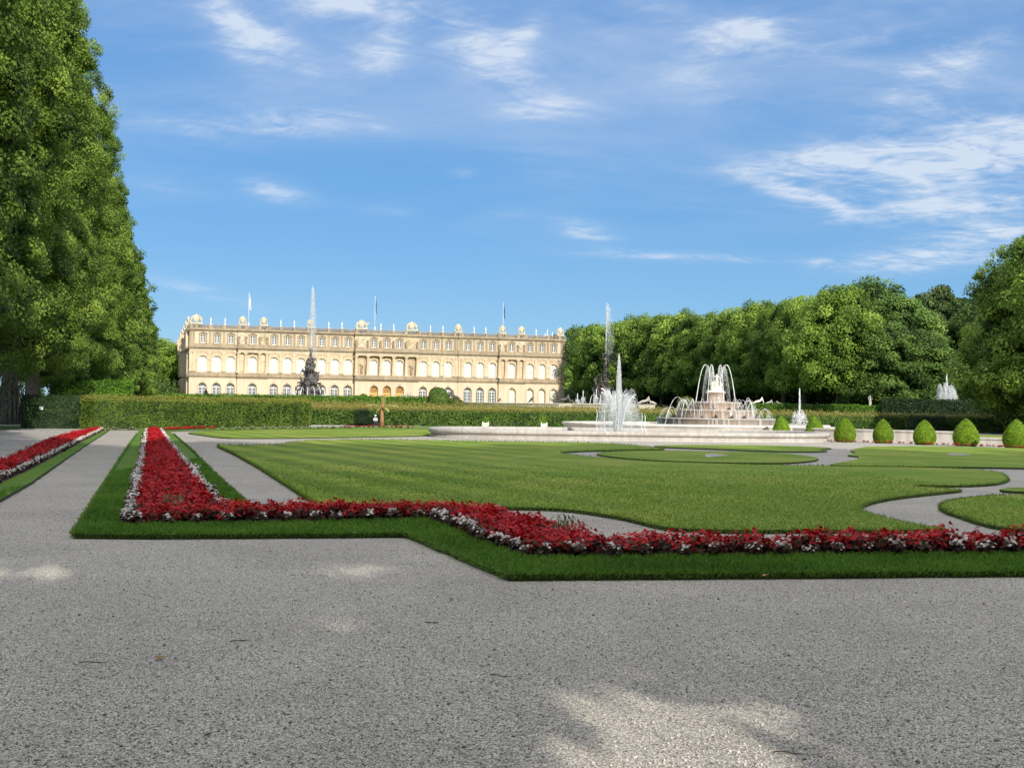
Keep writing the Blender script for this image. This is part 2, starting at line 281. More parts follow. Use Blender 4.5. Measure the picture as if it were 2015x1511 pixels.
MT['planter'] = speck('planter_paint', (0.70, 0.66, 0.56), (0.80, 0.77, 0.68), 6, 0.6, 0.0)
MT['banana_stem'] = speck('banana_stem', (0.20, 0.07, 0.04), (0.50, 0.24, 0.12), 3.5, 0.7, 0.3, 0.02, (0.48, 0.36, 0.18))
MT['banana_leaf'] = leaf_mat('banana_leaf', (0.20, 0.11, 0.06), (0.42, 0.40, 0.14), (0.58, 0.58, 0.24), 0.35)
MT['twig'] = speck('twig', (0.045, 0.032, 0.022), (0.10, 0.07, 0.045), 20, 0.9, 0.2, 0.01)
MT['dry_leaf'] = speck('dry_leaf', (0.30, 0.17, 0.05), (0.45, 0.30, 0.12), 14, 0.8, 0.1, 0.01)
MT['pebble'] = speck('pebble', (0.30, 0.29, 0.28), (0.62, 0.60, 0.57), 9, 0.85, 0.2, 0.005)
MT['skin'] = speck('skin', (0.50, 0.30, 0.22), (0.56, 0.35, 0.26), 8, 0.6, 0.0)
MT['shirt'] = speck('pale_blue_shirt', (0.42, 0.52, 0.66), (0.55, 0.64, 0.76), 9, 0.8, 0.0)
MT['trousers'] = speck('dark_trousers', (0.03, 0.035, 0.05), (0.05, 0.055, 0.07), 9, 0.8, 0.0)
MT['hat'] = speck('white_hat', (0.74, 0.73, 0.71), (0.82, 0.81, 0.79), 9, 0.8, 0.0)
MT['sign'] = speck('white_plate', (0.70, 0.70, 0.70), (0.80, 0.80, 0.80), 9, 0.5, 0.0)
MT['pool'] = None
def pool_mat():
    mt, N, L, B = new_mat('pool_water'); g = N.new('ShaderNodeNewGeometry')
    n = noise_tex(N, L, g.outputs['Position'], 2.2, 5, 0.6, 0.6); r = ramp(N, [(0.3, (0.03, 0.06, 0.055)), (0.75, (0.09, 0.13, 0.125))]); L.new(n.outputs['Fac'], r.inputs[0])
    L.new(r.outputs[0], B.inputs['Base Color']); B.inputs['Roughness'].default_value = 0.08; bump(N, L, n.outputs['Fac'], B, 0.5, 0.05); return mt
MT['pool'] = pool_mat()
MT['spray'] = water_mat('spray', 2.0, tl=.45)
MT['stream'] = water_mat('stream', 0.8)
MT['mist'] = water_mat('mist', 0.28)

# ------------------------------------------------------------------ object helpers
def link(o, parent=None):
    C.objects.link(o)
    if parent is not None: o.parent = parent
    return o
def tag(o, label=None, cat=None, group=None, kind=None):
    if label: o['label'] = label
    if cat: o['category'] = cat
    if group: o['group'] = group
    if kind: o['kind'] = kind
    return o
def thing(name, label, cat, loc=(0, 0, 0), rz=0.0, group=None):
    o = bpy.data.objects.new(name, None); o.empty_display_size = 0.3; C.objects.link(o)
    o.location = loc; o.rotation_euler = (0, 0, rz)
    return tag(o, label, cat, group)
def fast_mesh(name, V, Fq, mats, tint=None, smooth=False, mi=None):
    """V (n,3); Fq (m,k) faces that all have k corners."""
    me = bpy.data.meshes.new(name); V = np.asarray(V, np.float32); Fq = np.asarray(Fq, np.int32); m, k = Fq.shape
    me.vertices.add(len(V)); me.vertices.foreach_set('co', V.ravel())
    me.loops.add(m * k); me.loops.foreach_set('vertex_index', Fq.ravel())
    me.polygons.add(m); me.polygons.foreach_set('loop_start', np.arange(m, dtype=np.int32) * k)
    try: me.polygons.foreach_set('loop_total', np.full(m, k, np.int32))
    except Exception: pass
    for x in mats: me.materials.append(x)
    if mi is not None: me.polygons.foreach_set('material_index', np.asarray(mi, np.int32))
    if smooth: me.polygons.foreach_set('use_smooth', np.ones(m, bool))
    me.update(calc_edges=True)
    if tint is not None:
        at_ = me.attributes.new('tint', 'FLOAT', 'POINT'); at_.data.foreach_set('value', np.asarray(tint, np.float32))
    return me
def mobj(name, me, parent=None): return link(bpy.data.objects.new(name, me), parent)

def _ico(sub):
    bm = bmesh.new(); bmesh.ops.create_icosphere(bm, subdivisions=sub, radius=1)
    v = [tuple(x.co) for x in bm.verts]; f = [tuple(x.index for x in fc.verts) for fc in bm.faces]; bm.free(); return v, f
ICO = {1: _ico(1), 2: _ico(2), 3: _ico(3)}

class MB:
    def __init__(s): s.v = []; s.f = []; s.m = []; s.sm = []
    def add(s, vs, fs, mi=0, sm=False):
        b = len(s.v); s.v += [tuple(x) for x in vs]; s.f += [tuple(i + b for i in f) for f in fs]; s.m += [mi] * len(fs); s.sm += [sm] * len(fs); return s
    def box(s, x0, x1, y0, y1, z0, z1, mi=0):
        vs = [(x0, y0, z0), (x1, y0, z0), (x1, y1, z0), (x0, y1, z0), (x0, y0, z1), (x1, y0, z1), (x1, y1, z1), (x0, y1, z1)]
        return s.add(vs, [(3, 2, 1, 0), (4, 5, 6, 7), (0, 1, 5, 4), (1, 2, 6, 5), (2, 3, 7, 6), (3, 0, 4, 7)], mi)
    def blob(s, c, r, sub=2, mi=0, rough=0.0, seed=0.0, sm=True):
        V, Fc = ICO[sub]; r = (r, r, r) if isinstance(r, (int, float)) else r; vs = []
        for p in V:
            k = 1.0
            if rough: k += rough * mnoise.noise(Vector(p) * 1.7 + Vector((seed, seed * 1.3, -seed)))
            vs.append((c[0] + p[0] * r[0] * k, c[1] + p[1] * r[1] * k, c[2] + p[2] * r[2] * k))
        return s.add(vs, Fc, mi, sm)
    def lathe(s, prof, seg=24, c=(0, 0, 0), sx=1.0, sy=1.0, mi=0, sm=True, a0=0.0, a1=2 * PI):
        full = abs(a1 - a0 - 2 * PI) < 1e-6; n = seg if full else seg + 1; vs = []
        for (r, z) in prof:
            for i in range(n):
                a = a0 + (a1 - a0) * i / seg; vs.append((c[0] + r * sx * math.cos(a), c[1] + r * sy * math.sin(a), c[2] + z))
        fs = []
        for j in range(len(prof) - 1):
            for i in range(seg):
                i2 = (i + 1) % n if full else i + 1
                fs.append((j * n + i, j * n + i2, (j + 1) * n + i2, (j + 1) * n + i))
        return s.add(vs, fs, mi, sm)
    def tube(s, pts, rad, seg=8, mi=0, sm=True, cap=True):
        pts = [Vector(p) for p in pts]; n = len(pts)
        if isinstance(rad, (int, float)): rad = [rad] * n
        vs = []; ref = Vector((0.31, 0.17, 0.93))
        for i, p in enumerate(pts):
            t = (pts[min(i + 1, n - 1)] - pts[max(i - 1, 0)]).normalized()
            a = t.cross(ref); a = a if a.length > 1e-3 else t.cross(Vector((1, 0, 0))); a.normalize(); b = t.cross(a)
            for k in range(seg):
                g = 2 * PI * k / seg; vs.append(p + (a * math.cos(g) + b * math.sin(g)) * rad[i])
        fs = [(j * seg + k, j * seg + (k + 1) % seg, (j + 1) * seg + (k + 1) % seg, (j + 1) * seg + k) for j in range(n - 1) for k in range(seg)]
        if cap: fs += [tuple(range(seg - 1, -1, -1)), tuple((n - 1) * seg + k for k in range(seg))]
        return s.add(vs, fs, mi, sm)
    def mesh(s, name, mats):
        me = bpy.data.meshes.new(name); me.from_pydata(s.v, [], s.f)
        for x in (mats if isinstance(mats, (list, tuple)) else [mats]): me.materials.append(x)
        me.polygons.foreach_set('material_index', s.m); me.polygons.foreach_set('use_smooth', s.sm); me.update(); return me
    def build(s, name, mats, parent=None): return mobj(name, s.mesh(name, mats), parent)

def catmull(pts, n=6, closed=True):
    out = []; m = len(pts)
    for i in range(m if closed else m - 1):
        p0, p1, p2, p3 = (pts[(i + k - 1) % m] if closed else pts[min(max(i + k - 1, 0), m - 1)] for k in range(4))
        for j in range(n):
            t = j / n; out.append(0.5 * ((2 * p1) + (p2 - p0) * t + (2 * p0 - 5 * p1 + 4 * p2 - p3) * t * t + (3 * p1 - p0 - 3 * p2 + p3) * t ** 3))
    if not closed: out.append(pts[-1])
    return out
def slab(name, poly, z0, z1, top, side):
    """a flat sheet with an outline and low vertical edges"""
    bm = bmesh.new(); a = 0
    for i in range(len(poly)): a += poly[i].x * poly[(i + 1) % len(poly)].y - poly[(i + 1) % len(poly)].x * poly[i].y
    if a < 0: poly = poly[::-1]
    t = [bm.verts.new((p.x, p.y, z1)) for p in poly]; b = [bm.verts.new((p.x, p.y, z0)) for p in poly]
    for tri in tessellate_polygon([[Vector((p.x, p.y, 0)) for p in poly]]):
        i, j, k = tri; a_ = poly[j] - poly[i]; b_ = poly[k] - poly[i]
        if a_.x * b_.y - a_.y * b_.x < 0: j, k = k, j
        try: bm.faces.new((t[i], t[j], t[k])).material_index = 0
        except ValueError: pass
    for i in range(len(t)):
        j = (i + 1) % len(t); q = bm.faces.new((b[i], b[j], t[j], t[i])); q.material_index = 1
    me = bpy.data.meshes.new(name); bm.to_mesh(me); bm.free()
    me.materials.append(top); me.materials.append(side); return mobj(name, me)
def inside(poly, x, y):
    """vectorised point-in-polygon"""
    px = np.array([p.x for p in poly]); py = np.array([p.y for p in poly]); r = np.zeros(len(x), bool); j = len(px) - 1
    for i in range(len(px)):
        c = ((py[i] > y) != (py[j] > y)) & (x < (px[j] - px[i]) * (y - py[i]) / (py[j] - py[i] + 1e-12) + px[i]); r ^= c; j = i
    return r
def leaf_quads(pos, nrm, length, width, rg, droop=None):
    """kite-shaped leaves: pos, nrm (n,3), length and width (n,)"""
    n = len(pos); t = rg.normal(size=(n, 3))
    if droop is not None: t += droop
    nrm = nrm / (np.linalg.norm(nrm, axis=1, keepdims=True) + 1e-9)
    t -= nrm * (t * nrm).sum(1, keepdims=True); t /= np.linalg.norm(t, axis=1, keepdims=True) + 1e-9
    b = np.cross(nrm, t); L_ = length[:, None]; W_ = width[:, None]
    V = np.stack([pos - t * L_ * .5, pos + b * W_ * .5 - t * L_ * .06, pos + t * L_ * .5, pos - b * W_ * .5 - t * L_ * .06], 1).reshape(-1, 3)
    return V, np.arange(4 * n).reshape(n, 4)

# ------------------------------------------------------------------ ground, paths and lawns
def sheet(name, x0, x1, ys, zs, mat):
    V = []; F = []
    xs = np.linspace(x0, x1, 9)
    for y, z in zip(ys, zs):
        for x in xs: V.append((x, y, z))
    n = len(xs)
    for j in range(len(ys) - 1):
        for i in range(n - 1): F.append((j * n + i, j * n + i + 1, (j + 1) * n + i + 1, (j + 1) * n + i))
    return tag(mobj(name, fast_mesh(name, V, F, [mat])), kind='structure')
gr = sheet('gravel_ground', -2500, 2500, [-300, 0, 60, 114, 800, 4000], [0] * 6, MT['gravel'])
te = sheet('terrace_ground', -1500, 1500, [113, 128, 150, 300, 4000], [-0.05, 1.62, 1.75, 1.75, 1.75], MT['meadow'])
TZ = 1.75

def roughen(poly, step=.22, amp=.022):
    out = []; k = 0.0
    for a, b in zip(poly, poly[1:] + poly[:1]):
        d = b - a; n = max(1, min(60, int(d.length / (step * max(1, a.y / 14))))); nn = Vector((-d.y, d.x, 0)).normalized() if d.length > 1e-6 else Vector((0, 0, 0))
        for i in range(n):
            q = a + d * (i / n); k = mnoise.noise(Vector((q.x * 2.1, q.y * 2.1, 3))) + .6 * mnoise.noise(Vector((q.x * 7, q.y * 7, 9))); out.append(q + nn * k * amp * max(1, a.y / 22))
    return out
def lawn(name, px, smooth=5, z=0.055, top='lawn', side='turf_edge', z0=-0.02):
    poly = [P(x, y) for x, y in px]
    if smooth: poly = catmull(poly, smooth)
    if z0 < 0: poly = roughen(poly)
    tag(slab(name, poly, z0, z, MT[top], MT[side]), kind='structure'); return poly
LM = lawn('lawn', [(428, 878), (490, 878), (545, 877), (600, 870), (700, 867), (850, 868.5), (1000, 871), (1150, 873), (1225, 876), (1262, 880), (1305, 884.5), (1290, 886.5), (1200, 888.5), (1143, 890),
    (1104, 893), (1138, 899), (1200, 904.5), (1290, 911), (1450, 916.5), (1560, 919), (1660, 921), (1800, 923), (1900, 926), (1958, 932), (1984, 944), (1968, 954), (1920, 958.5), (1862, 959.5), (1810, 959),
    (1800, 961), (1845, 964.5), (1893, 968.5), (1846, 974), (1768, 983), (1716, 993), (1692, 1004), (1703, 1013), (1752, 1027), (1810, 1040), (1858, 1047.5), (1785, 1050), (1619, 1050), (1453, 1050.5), (1343, 1047),
    (1287, 1040), (1232, 1026), (1149, 1012), (1100, 1007), (1030, 1004.5), (900, 1004), (760, 1004), (640, 1004), (600, 982), (560, 956), (500, 918), (455, 893)], 4)
lawn('lawn', [(1288, 880.5), (1330, 877.5), (1440, 877.5), (1540, 879), (1610, 881.5), (1636, 884), (1612, 887), (1626, 890), (1570, 891), (1480, 888.5), (1390, 885)], 5)
LC = lawn('lawn', [(1176, 896.5), (1196, 891.5), (1270, 889), (1350, 889.5), (1440, 891), (1530, 893.5), (1588, 899.5), (1611, 905.5), (1585, 911), (1520, 914), (1400, 912.5), (1300, 909), (1225, 903.5)], 5)
lawn('lawn', [(1674, 889), (1690, 884), (1720, 880.5), (1841, 880), (2015, 884), (2300, 890), (2300, 930), (2015, 924), (1900, 922), (1750, 920.5), (1640, 918.5), (1648, 914), (1684, 907), (1689, 901), (1668, 898), (1684, 893)], 5)
LF = lawn('lawn', [(1849, 999), (1865, 991), (1905, 984.5), (1960, 980), (2015, 979), (2120, 980), (2230, 1000), (2240, 1035), (2120, 1051), (2015, 1048), (1950, 1040), (1890, 1022), (1856, 1009)], 5)
lawn('lawn', [(1968, 967.5), (1985, 964.5), (2025, 964), (2100, 966), (2100, 973), (2020, 972), (1985, 970.5)], 4)
lawn('lawn', [(372, 853), (430, 849), (640, 846), (850, 845.5), (900, 848), (850, 857.5), (760, 860.5), (640, 862.5), (520, 864), (440, 863), (400, 858)], 4)
lawn('lawn', [(1880, 862), (2015, 866), (2300, 876), (2300, 868), (2015, 859), (1900, 856)], 0)
# gravel curls set into the scroll lawns
lawn('gravel_curl', [(1388, 897.5), (1402, 895.5), (1432, 899), (1412, 900.5), (1392, 903)], 5, 0.061, 'gravel', 'gravel', 0.05)
lawn('gravel_curl', [(1862, 895.8), (1880, 895), (1912, 896.5), (1896, 898.3), (1868, 898)], 5, 0.061, 'gravel', 'gravel', 0.05)
lawn('grass_strip', [(200, 846.5), (330, 843.5), (640, 840.5), (860, 839.5), (1200, 842), (1200, 845), (880, 844), (640, 844.5), (430, 847.3), (330, 849.5), (278, 846.8)], 0, 0.04, 'lawn_plain')
lawn('grass_strip', [(-300, 850), (-60, 850.5), (45, 843.5), (45, 838), (-300, 838)], 0, 0.04, 'meadow')
# grass borders of the flower beds
LB = lawn('border_lawn', [(145, 1060), (300, 1061.5), (560, 1060), (800, 1058), (1000, 1143), (1500, 1139.5), (2015, 1135), (2420, 1131), (2420, 1083), (2015, 1086), (1190, 1091), (990, 1024), (840, 1018.5), (500, 1017), (492, 1004),
    (420, 935), (378, 891), (335, 851), (275, 847.5), (262, 868), (232, 915), (190, 985)], 0, 0.06, 'lawn_plain')
LS = lawn('border_lawn', [(-260, 1080), (-100, 1036), (0, 989), (60, 955), (118, 914), (168, 879), (216, 847.5), (180, 844.5), (140, 855), (92, 869), (40, 890), (0, 905), (-260, 1010)], 0, 0.06, 'lawn_plain')
def bedpoly(px): return [P(x, y) for x, y in px]
S1 = bedpoly([(235, 1040), (252, 980), (272, 905), (285, 849), (319, 849), (345, 886), (384, 935), (432, 992), (462, 1024)])
S2 = bedpoly([(235, 1040), (480, 1037), (845, 1029), (1035, 1107), (1500, 1103), (2015, 1098), (2420, 1094), (2420, 1084), (2015, 1087), (1192, 1092), (988, 1025), (840, 1019.5), (462, 1022)])
S3 = bedpoly([(-260, 1052), (0, 957), (60, 929), (105, 904), (160, 873), (206, 848), (194, 846), (140, 858), (90, 873), (0, 917), (-260, 1020)])
for s in (S1, S2, S3): tag(slab('flower_bed_soil', s, 0.0, 0.068, MT['soil'], MT['soil']), kind='structure')

# ------------------------------------------------------------------ grass blades on the nearest turf
def blades(name, poly, density, hgt, wid, far, bias=None):
    xs = [p.x for p in poly]; ys = [p.y for p in poly]; x0, x1 = max(min(xs), -9), min(max(xs), 9.5); y0, y1 = min(ys), min(max(ys), far)
    n = int((x1 - x0) * (y1 - y0) * density); x = rng.uniform(x0, x1, n); y = rng.uniform(y0, y1, n)
    k = inside(poly, x, y) & (rng.random(n) < (np.clip((11.0 / y) ** 1.6, 0, 1) if bias is None else .6 * np.clip(1 - (y - 12) / bias, 0, 1) ** 1.5)); x = x[k]; y = y[k]
    for b in (S1, S2, S3):
        k = ~inside(b, x, y); x = x[k]; y = y[k]
    n = len(x); h = hgt * rng.uniform(.5, 1.25, n); a = rng.uniform(0, 2 * PI, n); w = wid * rng.uniform(.6, 1.3, n) * np.clip(y / 11, 1, 2.5)
    la = rng.uniform(0, 2 * PI, n); le = rng.uniform(.1, .8, n) * h; z = np.full(n, 0.055)
    c = np.cos(a) * w * .5; s = np.sin(a) * w * .5; ox = np.cos(la) * le; oy = np.sin(la) * le
    V = np.stack([np.stack([x - c, y - s, z], 1), np.stack([x + c, y + s, z], 1), np.stack([x + c * .6 + ox * .4, y + s * .6 + oy * .4, z + h * .65], 1), np.stack([x + ox, y + oy, z + h], 1)], 1).reshape(-1, 3)
    F = np.arange(4 * n).reshape(n, 4)
    clump = np.array([0.5 + 0.5 * mnoise.noise(Vector((q * 1.1, r * 1.1, 0.3))) for q, r in zip(x, y)])
    t = np.repeat(np.clip(clump * .7 + rng.normal(.1, .16, n), 0, 1), 4); t[0::4] *= .4; t[1::4] *= .4
    if bias: t = np.clip(t * .6 + .40 + np.repeat(.20 * np.sin((.907 * x + .42 * y) * 4.0) * np.clip((5 - x) / 8, 0, 1), 4), 0, 1)
    return tag(mobj(name, fast_mesh(name, V, F, [MT['blade' if bias is None else 'lawn_blade']], t)), kind='stuff')
blades('border_grass', LB, 2600, 0.050, 0.011, 40)
blades('border_grass', LS, 900, 0.05, 0.012, 40)
blades('lawn_grass', LM, 900, 0.028, 0.012, 60, 22.0); blades('lawn_grass', LF, 900, 0.028, 0.012, 60, 22.0)
# fringe hanging over the clipped edge of the turf
def fringe(name, pts, per_m, hgt, mk='blade'):
    V = []; T = []
    for a, b in zip(pts[:-1], pts[1:]):
        d = b - a; n = int(d.length * per_m * min(1, (12 / max(a.y, 1)) ** 1.3) + random.random()) if 1 < a.y < 60 else 0; nrm = Vector((d.y, -d.x, 0)).normalized() if d.length > 1e-6 else d
        for _ in range(n):
            p = a + d * random.random(); h = hgt * random.uniform(.4, 1.2) * min(1.6, max(1, p.y / 24)); w = .012 * max(1, p.y / 14)
            q = p + nrm * random.uniform(-.04, .01); e = q + nrm * random.uniform(.0, .05) + Vector((random.gauss(0, .015), 0, 0)); s = d.normalized() * w * .5
            z = random.uniform(.0, .06)
            V += [(q.x - s.x, q.y - s.y, z), (q.x + s.x, q.y + s.y, z), (e.x + s.x * .5, e.y + s.y * .5, z + h * .7), (e.x, e.y, z + h)]
            c = random.uniform(.1, .7); T += [c * .3, c * .3, c, c]
    n = len(V) // 4
    return tag(mobj(name, fast_mesh(name, V, np.arange(4 * n).reshape(n, 4), [MT[mk]], T)), kind='stuff')
LBn = [p for p in LB]
fringe('edge_grass', LB + LB[:1], 420, 0.05)
fringe('edge_grass', LM + LM[:1], 260, 0.045, 'lawn_blade'); fringe('edge_grass', LF + LF[:1], 260, 0.045, 'lawn_blade')

# ------------------------------------------------------------------ begonias
def begonia_parts(seed, petal, nf, spread, hgt):
    rg = np.random.default_rng(seed)
    n = 46; a = rg.uniform(0, 2 * PI, n); r = spread * np.sqrt(rg.random(n)); z = rg.uniform(.02, hgt * .8, n)
    pos = np.stack([r * np.cos(a), r * np.sin(a), z], 1); nr = np.stack([np.cos(a) * .7, np.sin(a) * .7, np.full(n, .8)], 1) + rg.normal(0, .35, (n, 3))
    V, F = leaf_quads(pos, nr, rg.uniform(.05, .085, n), rg.uniform(.045, .07, n), rg)
    leaf = fast_mesh('begonia', V, F, [MT['begonia_leaf']], np.repeat(np.clip(z / hgt * .7 + rg.normal(0, .2, n), 0, 1), 4))
    PV = []; T = []
    for _ in range(nf):                               # small clusters of open flowers
        a = rg.uniform(0, 2 * PI); r = spread * .95 * math.sqrt(rg.random()); c = np.array([r * math.cos(a), r * math.sin(a), hgt * rg.uniform(.5, 1.1) - r * .2])
        for _ in range(rg.integers(2, 5)):
            q = c + rg.normal(0, .016, 3); up = np.array([math.cos(a) * .4, math.sin(a) * .4 - .3, 1.0]) + rg.normal(0, .35, 3); up /= np.linalg.norm(up)
            e1 = np.cross(up, rg.normal(size=3)); e1 /= np.linalg.norm(e1); e2 = np.cross(up, e1); s = rg.uniform(.011, .0175); tt = np.clip(rg.normal(.5, .25), 0, 1)
            for k in range(4):
                g = k * PI / 2 + rg.normal(0, .1); d = e1 * math.cos(g) + e2 * math.sin(g); w = e1 * -math.sin(g) + e2 * math.cos(g)
                PV += [q, q + d * s * .75 + w * s * .75 + up * s * .14, q + d * s * 1.2 + up * s * .12, q + d * s * .75 - w * s * .75 + up * s * .14]; T += [max(0, tt - .35), tt, min(1, tt + .1), tt]
    PV = np.array(PV); m = len(PV) // 4
    return leaf, fast_mesh('blossoms', PV, np.arange(4 * m).reshape(m, 4), [petal], T)
RED = [begonia_parts(50 + i, MT['red_petal'], 36, .13, .185) for i in range(4)]
WHITE = [begonia_parts(80 + i, MT['white_petal'], 10, .075, .14) for i in range(4)]
red_pts, white_pts = [], []
def axis_rows(poly, sp, margin):
    """plants set out in rows along the bed direction"""
    d = Vector((-0.40, 0.917)); n_ = Vector((d.y, -d.x)); xs = [p.x for p in poly]; ys = [p.y for p in poly]; pts = []
    u0 = min(Vector((p.x, p.y)).dot(n_) for p in poly); u1 = max(Vector((p.x, p.y)).dot(n_) for p in poly)
    v0 = min(Vector((p.x, p.y)).dot(d) for p in poly); v1 = max(Vector((p.x, p.y)).dot(d) for p in poly)
    for i in range(int((u1 - u0) / sp) + 1):
        for j in range(int((v1 - v0) / sp) + 1):
            q = n_ * (u0 + i * sp + random.gauss(0, sp * .13)) + d * (v0 + (j + (i % 2) * .5) * sp + random.gauss(0, sp * .15)); pts.append(q)
    x = np.array([q.x for q in pts]); y = np.array([q.y for q in pts]); k = inside(poly, x, y); out = []
    for q, f in zip(pts, k):
        if not f: continue
        dm = 9
        for a, b in zip(poly, poly[1:] + poly[:1]):
            ab = Vector((b.x - a.x, b.y - a.y)); t = max(0, min(1, (q - Vector((a.x, a.y))).dot(ab) / ab.length_squared)); dm = min(dm, (q - Vector((a.x, a.y)) - ab * t).length)
        if dm > margin: out.append((q.x, q.y))
    return out
def edge_row(pts, sp, inset, jit=.03):
    out = []
    for a, b in zip(pts[:-1], pts[1:]):
        d = Vector((b.x - a.x, b.y - a.y)); n = max(1, int(d.length / sp)); nn = Vector((-d.y, d.x)).normalized()
        for i in range(n):
            q = Vector((a.x, a.y)) + d * ((i + .5) / n) + nn * (inset + random.gauss(0, jit)) + d.normalized() * random.gauss(0, jit); out.append((q.x, q.y))
    return out
def clear_of(pts, others, dist):
    o = np.array(others); return [p for p in pts if ((o[:, 0] - p[0]) ** 2 + (o[:, 1] - p[1]) ** 2).min() > dist * dist]
w_front = edge_row([S2[0], S2[1], S2[2]], .34, -.05) + edge_row([S2[2], S2[3]], .23, .02) + edge_row([S2[3], S2[4], S2[5], S2[6]], .34, -.05)
w_back = edge_row([S2[7], S2[8], S2[9]], .60, .08) + edge_row([S2[9], S2[10]], .34, .08) + edge_row([S2[10], S2[11], S2[12]], .60, .08)
w_left = edge_row([S1[3], S1[2], S1[1], S1[0]], .21, .11); w_right = edge_row([S1[8], S1[7], S1[6], S1[5], S1[4]], .21, .11)
w_cross = edge_row([P(272, 866), P(326, 866)], .2, 0)
w_s3 = edge_row(S3[0:6], .22, .11) + edge_row(S3[6:11], .22, .11)
white_pts = w_front + w_back + w_left + w_right + w_cross + w_s3
white_pts = [p for i, p in enumerate(white_pts)]
red_pts = axis_rows(S1, .235, .24) + axis_rows(S2, .185, .10) + axis_rows(S3, .235, .2)
red_pts = clear_of(red_pts, white_pts, .11)
def in_view(x, y, m=20):
    k = FPX * x / y + CX; return -m < k < 2015 + m
GAP = [P(342, 1022), P(1112, 1078)]                    # straw-leaved filler plants grow here
red_pts = [p for p in red_pts if min((Vector((p[0], p[1], 0)) - g).length for g in GAP) > .22]
def stuff_merge(name, pts, protos, petal, kind='stuff', scl=1.0):
    data = []
    for lf, bl in protos:
        for me, mi in ((lf, 0), (bl, 1)):
            v = np.empty(len(me.vertices) * 3, np.float32); me.vertices.foreach_get('co', v); t = np.empty(len(me.vertices), np.float32); me.attributes['tint'].data.foreach_get('value', t); data.append((v.reshape(-1, 3), t, mi))
    Vs, Ts, Ms = [], [], []; half = len(protos)
    for i, (x, y) in enumerate(pts):
        k = i % half; a = rng.uniform(0, 6.28); s = rng.uniform(.85, 1.2) * scl; ca, sa = math.cos(a) * s, math.sin(a) * s
        lod = 1 if y < 26 else (2 if y < 45 else 3)
        for v, t, mi in (data[2 * k], data[2 * k + 1]):
            if lod > 1:
                q = v.reshape(-1, 4, 3)[::lod]; cc = q.mean(1, keepdims=True); v = ((q - cc) * (1.3 if lod == 2 else 1.55) + cc).reshape(-1, 3); t = t.reshape(-1, 4)[::lod].ravel()
            Vs.append(np.stack([v[:, 0] * ca - v[:, 1] * sa + x, v[:, 0] * sa + v[:, 1] * ca + y, v[:, 2] * s + .06], 1)); Ts.append(t); Ms.append(np.full(len(v) // 4, mi))
    V = np.concatenate(Vs); m = len(V) // 4
    return tag(mobj(name, fast_mesh(name, V, np.arange(4 * m).reshape(m, 4), [MT['begonia_leaf'], petal], np.concatenate(Ts), mi=np.concatenate(Ms))), kind=kind)
def zone(x, y):
    px = FPX * x / y + CX
    if x < -7.0 and px < 225: return 'the far left flower bed'
    if y > 14.9 and px < 470: return 'the long flower bed running towards the palace'
    if px < 850: return 'the near strip left of the bend'
    if px < 1150 and y < 16: return 'the slanting strip at the bend'
    return 'the near strip right of the bend'
def plant_out(kind, pts, protos, petal, limit):
    vis = sorted([p for p in pts if in_view(*p)], key=lambda p: p[1]); near = vis[:limit]; ns = set(near)
    for i, (x, y) in enumerate(near):
        lf, bl = protos[i % len(protos)]
        o = mobj('begonia', lf); o.location = (x, y, .062); o.rotation_euler = (random.gauss(0, .06), random.gauss(0, .06), random.uniform(0, 6.28)); s = random.uniform(.82, 1.25); o.scale = (s, s, s * random.uniform(.85, 1.15))
        zn = zone(x, y); tag(o, f'{kind} begonia with dark bronze leaves in {zn}', 'flower', f'{kind} begonias in {zn}')
        mobj('blossoms', bl, o)
    stuff_merge(f'{kind}_begonias', [p for p in pts if p not in ns], protos, petal)
plant_out('red', red_pts, RED, MT['red_petal'], 185)
plant_out('white', white_pts, WHITE, MT['white_petal'], 112)
# thin far flower rows: along the hedge foot and under the clipped cones
far_red = edge_row([P(322, 849), P(372, 846.5), P(425, 845.5)], .3, 0, .12) + edge_row([P(322, 847.5), P(372, 845.3), P(425, 844.2)], .3, 0, .12) + edge_row([P(675, 843), P(745, 842), P(812, 844)], .28, 0, .15)
far_pink = edge_row([P(428, 847), P(540, 845), P(690, 843.6)], .4, 0, .12) + edge_row([P(205, 848.2), P(270, 847)], .5, 0, .1)
cone_red = edge_row([P(1632, 870), P(1760, 873.8), P(1900, 879), P(2060, 886)], .16, 0, .14)
stuff_merge('red_begonias', far_red, RED, MT['red_petal'], scl=.8); stuff_merge('red_begonias', cone_red, RED, MT['red_petal'], scl=.5); stuff_merge('white_begonias', far_pink, WHITE, MT['white_petal'])
# straw-coloured tufts in the beds
for g, lab, sc in ((GAP[0], 'pale straw-leaved tuft among the red begonias of the long bed', .30), (GAP[1], 'pale straw-leaved tuft among the red begonias of the slanting strip', .32)):
    n = 90; a = rng.uniform(0, 2 * PI, n); r = rng.uniform(0, .1, n); z = rng.uniform(.05, sc, n)
    pos = np.stack([r * np.cos(a) + np.cos(a) * z * .35, r * np.sin(a) + np.sin(a) * z * .35, z], 1)
    V, F = leaf_quads(pos, np.stack([np.cos(a), np.sin(a), np.full(n, .4)], 1) + rng.normal(0, .3, (n, 3)), rng.uniform(.06, .12, n), rng.uniform(.015, .03, n), rng, np.array([0, 0, 2.0]))
    o = mobj('filler_plant', fast_mesh('filler_plant', V, F, [MT['straw']], np.repeat(rng.random(n), 4))); o.location = (g.x, g.y, .06); tag(o, lab, 'plant')

